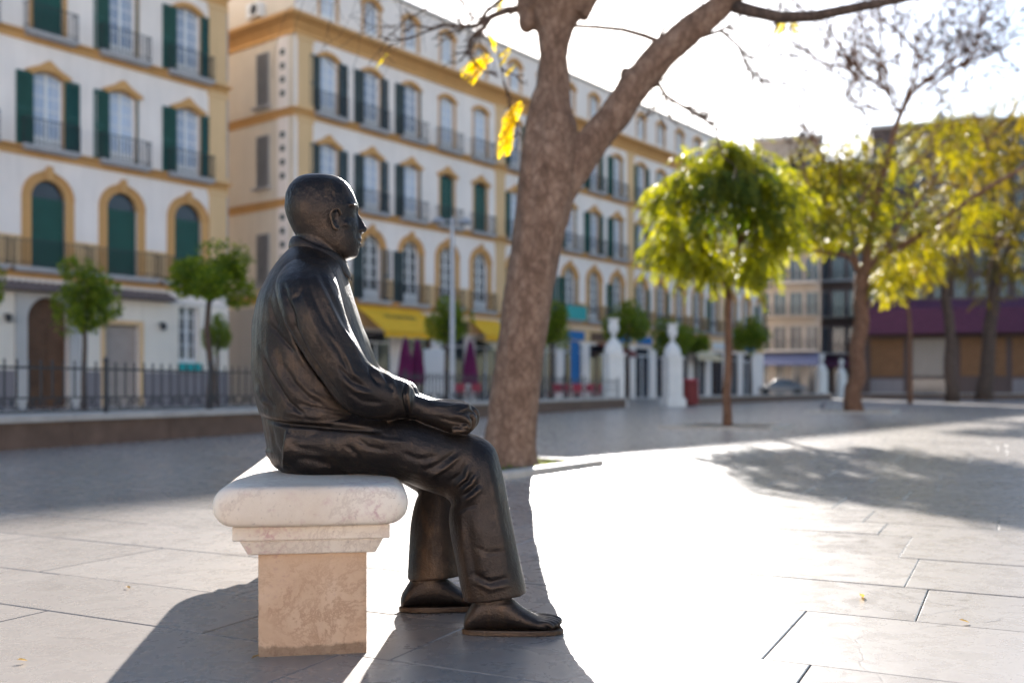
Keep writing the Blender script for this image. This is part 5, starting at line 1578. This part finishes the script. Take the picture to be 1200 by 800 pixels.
# ---- feathery young tree and the yellow trees behind it
def limb_tree(name, label, base, P, bark, leafsets, seed, group=None, twig_extra=None, pods=False):
    """P: list of (pixel polyline [(x,y,dy)...], r0, r1 in metres) - first is the trunk; leafsets: see below"""
    rnd = random.Random(seed); Y = base.y
    root = empty(name, base, 0, label, 'tree', group)
    def q(px, py, dy=0.0): return pix(px,py,Y+dy)-base
    ends = []
    for i, (line, r0, r1) in enumerate(P):
        pts = [q(*p) for p in line]
        if i == 0: pts[0].z = -.05
        # soften the polyline
        fine = []
        for j in range(len(pts)-1):
            for t in (0,.33,.66): fine.append(pts[j].lerp(pts[j+1],t)+Vector((rnd.uniform(-1,1),rnd.uniform(-1,1),0))*r1*.35)
        fine.append(pts[-1]); n = len(fine)
        rad = [(r0+(r1-r0)*(k/(n-1))**.8)*(1+.25*math.exp(-k*.9) if i == 0 else 1) for k in range(n)]
        m = MB(); m.tube(fine, rad, 12 if i == 0 else 8); m.build('trunk' if i == 0 else 'limb', bark, root, smooth=True)
    tw = MB()
    if twig_extra: twig_extra(rnd, tw, q, ends)
    lv = {}
    for (mat, blobs) in leafsets:
        L = lv.setdefault(mat, Leaves())
        for (cx, cy, rx, ry, dy, rdep, count, fl, droop, t0, t1) in blobs:
            for _ in range(count):
                while True:
                    u = Vector((rnd.uniform(-1,1),rnd.uniform(-1,1),rnd.uniform(-1,1)))
                    if u.length < 1: break
                if u.length > .01 and rnd.random() < .6: u = u.normalized()*(u.length**.45)
                s_ = Y/F
                p = q(cx+u.x*rx, cy-u.z*ry, dy+u.y*rdep)
                d = Vector((u.x+rnd.uniform(-.5,.5), u.y+rnd.uniform(-.5,.5), rnd.uniform(-.35,.45)))
                L.frond(rnd, p, d, fl*rnd.uniform(.7,1.2), droop, 12, fl*.165, fl*.030, rnd.uniform(t0,t1))
            # a twig to carry the clump
            for _ in range(max(1,count//22)):
                p = q(cx+rnd.uniform(-.7,.7)*rx, cy+rnd.uniform(-.2,.7)*ry, dy+rnd.uniform(-.6,.6)*rdep)
                branchlets(rnd, tw, p, Vector((rnd.uniform(-1,1),rnd.uniform(-1,1),rnd.uniform(-.2,.8))), ry*Y/F*1.1, .018, 1, ends, 0)
    if tw.v: tw.build('twigs', bark, root)['kind'] = 'stuff'
    if pods:
        pm = MB()
        for e in ends:
            if e[2] <= 1 and rnd.random() < pods: ell(pm, e[0]+Vector((rnd.uniform(-.05,.05),0,-.05)), .05,.025,.045, 5, 3)
        if pm.v: pm.build('seed_pods', MAT['pods'], root)['kind'] = 'stuff'
    for mat, L in lv.items(): L.build('crown', MAT[mat], root)
    return root

# young lime-green tree: many hanging clumps
_r = random.Random(77); LIME = []
for cx, cy in [(845,182),(868,178),(826,196),(893,193),(858,198),(880,205),(802,216),(786,230),(840,224),(868,224),(898,216),(920,222),(934,236),
               (768,244),(780,262),(800,288),(814,300),(821,318),(788,300),(842,252),(882,254),(920,262),(930,282),(904,284),(889,302),(908,306),(884,322),(830,280),(776,294),(846,206)]:
    for rep in range(2):
        core = abs(cx-858) < 48 and 196 < cy < 268
        cx = 850+(cx-850)*.93
        LIME.append((cx+_r.uniform(-6,6), cy-8+_r.uniform(-5,5), _r.uniform(7,15), _r.uniform(5,12), _r.uniform(-1.25,1.25)*(1 if core else .7), .3, _r.randint(12,19) if not core else _r.randint(17,24), _r.uniform(.45,.72), _r.uniform(1.5,2.3), 0.0 if core else .25, .35 if core else 1.0))
b = gnd(853,501); 
limb_tree('feathery_tree', 'young lime green feathery tree with slim trunk on the sunny paving', b,
  [([(853,501),(852,440),(854,380),(853,335)], .075, .060),
   ([(853,340),(862,310),(868,280),(885,255)], .055, .03), ([(853,338),(842,318),(826,295),(815,268)], .045, .022), ([(866,290),(862,255),(858,220),(850,190)], .04, .015), ([(868,285),(890,262),(915,240),(930,225)], .03, .012), ([(826,295),(805,285),(785,275)], .022, .01)],
  MAT['bark_warm'],
  [('leaf_lime', LIME)], 4)
d_ = E2; 
planter(b.x, b.y, .95, math.atan2(E2.y,E2.x), 'square stone surround at the foot of the young feathery tree', False)

# warm-barked yellow tree with bare spreading top
b = gnd(1000,483)
def topA(rnd, tw, q, ends):
    for x, y, dx in [(1057,130,-1),(1057,130,0),(1057,128,1),(1062,110,.6),(1050,122,-.6),(1062,118,.2),(1075,100,.7),(1040,110,-.8),(1085,105,1),(1020,95,-.5),(1100,95,.6),(1030,102,-.2),(1010,96,-1),(1005,96,-.4),(1045,118,-.3),(1068,108,.1)]:
        branchlets(rnd, tw, q(x,y,rnd.uniform(-.5,.5)), Vector((dx,rnd.uniform(-.7,.7),rnd.uniform(.25,.9))), rnd.uniform(2.0,3.2), .045, 3, ends, 0, .75, 6, (3,4), .24, .010)
    for _ in range(22):
        branchlets(rnd, tw, q(rnd.uniform(960,1200), rnd.uniform(60,135), rnd.uniform(-2,2)), Vector((rnd.uniform(-1,1),rnd.uniform(-1,1),rnd.uniform(.1,1))), 2.2, .03, 2, ends, 0, .8, 5, (3,4), .24, .010)
    for _ in range(20):
        branchlets(rnd, tw, q(rnd.uniform(930,1190), rnd.uniform(120,290), rnd.uniform(-2,2)), Vector((rnd.uniform(-1,1),rnd.uniform(-1,1),rnd.uniform(0,1))), 2.0, .04, 2, ends, 0, .8, 5, (2,4), .22, .012)
limb_tree('yellow_tree', 'warm brown forked tree with yellow foliage and bare spreading top twigs', b,
  [([(1001,484),(1003,440),(1007,390),(1010,345),(1011,318)], .24, .20),
   ([(1011,330),(1018,290),(1024,250),(1034,205),(1045,165),(1057,130)], .13, .075), ([(1009,325),(995,300),(972,297),(948,293)], .085, .05), ([(1012,322),(1030,300),(1062,285),(1090,268),(1122,245),(1160,218),(1200,196),(1240,180)], .12, .05),
   ([(1006,320),(1000,285),(996,250),(985,215)], .07, .03), ([(1030,300),(1055,262),(1085,225),(1110,190)], .07, .03), ([(1057,130),(1040,120),(1022,105),(1000,95)], .05, .02), ([(1057,132),(1068,112),(1085,95)], .05,.02), ([(1110,180),(1118,150),(1112,120)], .04,.02), ([(948,293),(930,288),(915,270)], .045,.02)],
  MAT['bark_warm'],
  [('leaf_mix', [(*q[:6], int(q[6]*1.45), *q[7:]) for q in [(985,235,48,55,0,1.6,240,.66,1.0,.1,1.0), (1040,235,42,60,0.5,1.6,120,.62,1.0,.1,1.0), (960,200,32,32,0,1.2,110,.6,1.0,.5,1.0), (1100,160,42,42,1,1.5,120,.6,1.0,.5,1.0),
                 (1062,300,36,28,0,1.0,90,.6,1.3,.6,1.0), (1045,330,22,20,0,.8,55,.55,1.4,.8,1.0), (945,262,30,30,0,1.2,100,.6,1.2,.3,1.0), (1120,250,40,34,0,1.4,90,.6,1.1,.5,1.0), (1005,180,35,25,0,1,60,.55,.9,.5,1.)]])],
  9, twig_extra=topA, pods=.22)
planter(b.x, b.y, 1.15, math.atan2(E2.y,E2.x), 'square stone surround at the foot of the warm-barked yellow tree', False)

# darker trees farther along
b = pix(1116,0,50); b.z = 0
limb_tree('yellow_tree', 'dark-trunked yellow tree standing in the shade between two other trunks', b,
  [([(1116,470),(1114,420),(1113,370),(1108,335)], .30, .22), ([(1110,350),(1098,310),(1092,285),(1075,255)], .16, .07), ([(1112,345),(1122,300),(1122,260),(1130,215)], .16, .06), ([(1122,290),(1145,250),(1160,210)], .1,.04)],
  MAT['bark_dark'],
  [('leaf_yellow', [(*q[:6], int(q[6]*1.45), *q[7:]) for q in [(1095,290,40,40,0,2,100,1.0,1.2,.4,1.0), (1135,240,50,60,0,2.2,140,1.0,1.1,.1,.9), (1120,170,50,40,0,2.2,120,1.0,1.0,.2,.9)]])], 12)
b = pix(1163,0,57); b.z = 0
limb_tree('yellow_tree', 'dark leaning tree with golden crown beside the purple awning', b,
  [([(1150,469),(1156,420),(1163,360),(1170,310)], .42, .30), ([(1168,330),(1160,280),(1166,220),(1160,160)], .2, .07), ([(1170,320),(1190,270),(1205,220)], .2, .08), ([(1166,300),(1185,230),(1180,160)], .12, .05)],
  MAT['bark_dark'],
  [('leaf_yellow', [(*q[:6], int(q[6]*1.45), *q[7:]) for q in [(1165,215,55,80,0,2.6,230,1.1,1.1,.0,.9), (1190,150,45,45,0,2.5,150,1.1,1.0,.1,.9), (1195,290,40,40,0,2.2,110,1.1,1.1,.0,.8), (1165,330,30,26,0,1.6,40,1.0,1.1,.3,.9)]])], 15)
b = pix(1067,0,45); b.z = 0
limb_tree('yellow_tree', 'slim brown sapling trunk between the warm-barked and dark yellow trees', b,
  [([(1067,473),(1066,420),(1066,380),(1063,345)], .10, .08), ([(1063,350),(1055,325),(1040,300)], .06, .02), ([(1064,350),(1074,320),(1085,300)], .06, .02)],
  MAT['bark_warm'], [('leaf_yellow', [(*q[:6], int(q[6]*1.45), *q[7:]) for q in [(1062,318,36,24,0,1.2,90,.8,1.3,.5,1.0)]])], 18)

# ------------------------------------------------------------------ clipped orange trees
def orange_mesh(seed, n=5200):
    rnd = random.Random(seed); L = Leaves(); lobes = []
    for _ in range(24):
        u = Vector((rnd.gauss(0,1),rnd.gauss(0,1),rnd.gauss(0,1)*.9)).normalized(); lobes.append((u*rnd.uniform(.35,.86), rnd.uniform(.16,.40)))
    lobes.append((Vector((0,0,-.1)), .42))
    for i in range(n):
        c, r = lobes[rnd.randrange(len(lobes))]
        u = Vector((rnd.gauss(0,1),rnd.gauss(0,1),rnd.gauss(0,1))).normalized()
        p = c+u*r*rnd.uniform(.7,1.2)
        d = (u+Vector((rnd.uniform(-1,1),rnd.uniform(-1,1),rnd.uniform(-.9,.6)))*.9).normalized()
        sd = d.cross(Vector((rnd.uniform(-1,1),rnd.uniform(-1,1),rnd.uniform(-1,1))))
        if sd.length < .05: continue
        L.leaf(p, d, sd.normalized(), rnd.uniform(.09,.15), rnd.uniform(.022,.034), rnd.random()**1.3)
    me = bpy.data.meshes.new('crown'); me.from_pydata(L.v, [], L.f)
    at = me.attributes.new('tint','FLOAT','FACE'); at.data.foreach_set('value', L.t); me.materials.append(MAT['leaf_orange_tree']); me.update()
    return me
OM = [orange_mesh(s) for s in (1,2,3)]
def orange_tree(px, Y, ytop, ybot, halfw, label, seed, zbase=0.0):
    rnd = random.Random(seed); p = pix(px,0,Y); p.z = zbase
    s = Y/F; zt = H+(HY-ytop)*s; zb = H+(HY-ybot)*s; zc = (zt+zb)/2-zbase; rz = (zt-zb)/2
    root = empty('orange_tree', p, 0, label, 'tree', 'clipped round trees in front of the houses')
    m = MB(); w = [rnd.uniform(-.04,.04) for _ in range(8)]
    m.tube([(0,0,-.03),(w[0],w[1],zc*.3),(w[2],w[3],zc*.6),(w[4],w[5],zc*.95)], [.085,.07,.06,.045], 8); m.build('trunk', MAT['bark_dark'], root, smooth=True)
    m = MB()
    for k in range(5):
        a = rnd.uniform(0,6.28); m.tube([(w[4],w[5],zc-rz*.75),(math.cos(a)*.25*rz,math.sin(a)*.25*rz,zc-rz*.3),(math.cos(a)*.6*rz,math.sin(a)*.6*rz,zc+rz*.2)], [.035,.025,.01], 5)
    m.build('limbs', MAT['bark_dark'], root)
    link_mesh('crown', OM[seed%3], root, (0,0,zc), (0,0,rnd.uniform(0,6.28)), (halfw*s, halfw*s, rz))
    return root
orange_tree(99, 25, 302, 392, 40, 'small round orange tree in front of the brown arched door', 1)
orange_tree(245, 19.5, 278, 364, 55, 'round orange tree with tall bare trunk in front of the dark ground-floor window', 2, .2)
orange_tree(255, 33, 371, 418, 19, 'small low round tree seen past the trunk of a larger orange tree', 3)
orange_tree(523, 39, 347, 402, 30, 'round orange tree behind the street lamp pole', 4)
orange_tree(645, 41, 350, 412, 26, 'round orange tree close beside the big leaning trunk', 5)
orange_tree(736, 46, 356, 410, 31, 'wide round orange tree above the first white pillar', 6)
orange_tree(786, 50, 372, 416, 26, 'round orange tree behind the white pillar with the bin', 7)
orange_tree(815, 56, 382, 418, 22, 'small round orange tree just behind the young feathery tree, near the bin', 8)
orange_tree(880, 58, 374, 418, 25, 'round orange tree standing alone right of the feathery tree trunk', 9)
orange_tree(-22, 24, 290, 372, 24, 'round orange tree by the railing, cut by the picture edge', 10)

# ------------------------------------------------------------------ pigeon and fallen leaves
def pigeon():
    p = gnd(964,481); root = empty('pigeon', (p.x,p.y,0), .6, 'grey pigeon standing near the foot of the warm-barked tree', 'bird')
    mb = MB()
    S = [(Vector((-.17,0,.12)),Vector((0,0,.012)),Vector((0,.03,0))),(Vector((-.09,0,.135)),Vector((0,0,.035)),Vector((0,.045,0))),(Vector((0,0,.145)),Vector((0,0,.062)),Vector((0,.06,0))),(Vector((.07,0,.17)),Vector((.01,0,.055)),Vector((0,.05,0))),(Vector((.105,0,.22)),Vector((.03,0,.02)),Vector((0,.03,0))),(Vector((.125,0,.265)),Vector((.028,0,.01)),Vector((0,.024,0)))]
    ring_loft(mb, densify(S,3), 14); mb.tube([(.14,0,.268),(.178,0,.258)],[.008,.002],6)
    o = mb.build('body', MAT['pigeon_grey'], root, smooth=True)
    for s in (-1,1):
        m = MB(); m.tube([(.0,s*.022,.1),(.005,s*.024,.0)],.004,5); m.tube([(.005,s*.024,.003),(.035,s*.024,.003)],.003,5); m.build('leg', MAT['chair_red'], root)
pigeon()
rnd = random.Random(31)
k = 0
for px, py in [(26,776),(90,572),(300,772),(1010,700),(150,690),(330,640),(1130,730)]:
    p = gnd(px,py); L = Leaves(); 
    l = rnd.uniform(.025,.045)
    d = Vector((rnd.uniform(-1,1),rnd.uniform(-1,1),.12)).normalized(); sd = d.cross(Vector((0,0,1))).normalized()
    n0 = [(-.5,0,.0),(-.2,.22,.12),(.2,.2,.16),(.5,0,.04),(.2,-.2,.10),(-.2,-.22,.14)]
    L.v = [tuple(d*(a*l)+sd*(b_*l)+Vector((0,0,.004+c*l))) for a,b_,c in n0]; L.f = [(0,1,2,3),(0,3,4,5)]; L.t = [rnd.random()]*2
    near = {0:'below the bench shadow edge on the sunlit slabs'}.get(k)
    o = L.build('fallen_leaf', MAT['leaf_dead'], None); o.location = (p.x,p.y,.002)
    tag(o, 'small curled brown leaf lying on the plaza paving', 'leaf', 'fallen leaves on the paving'); k += 1
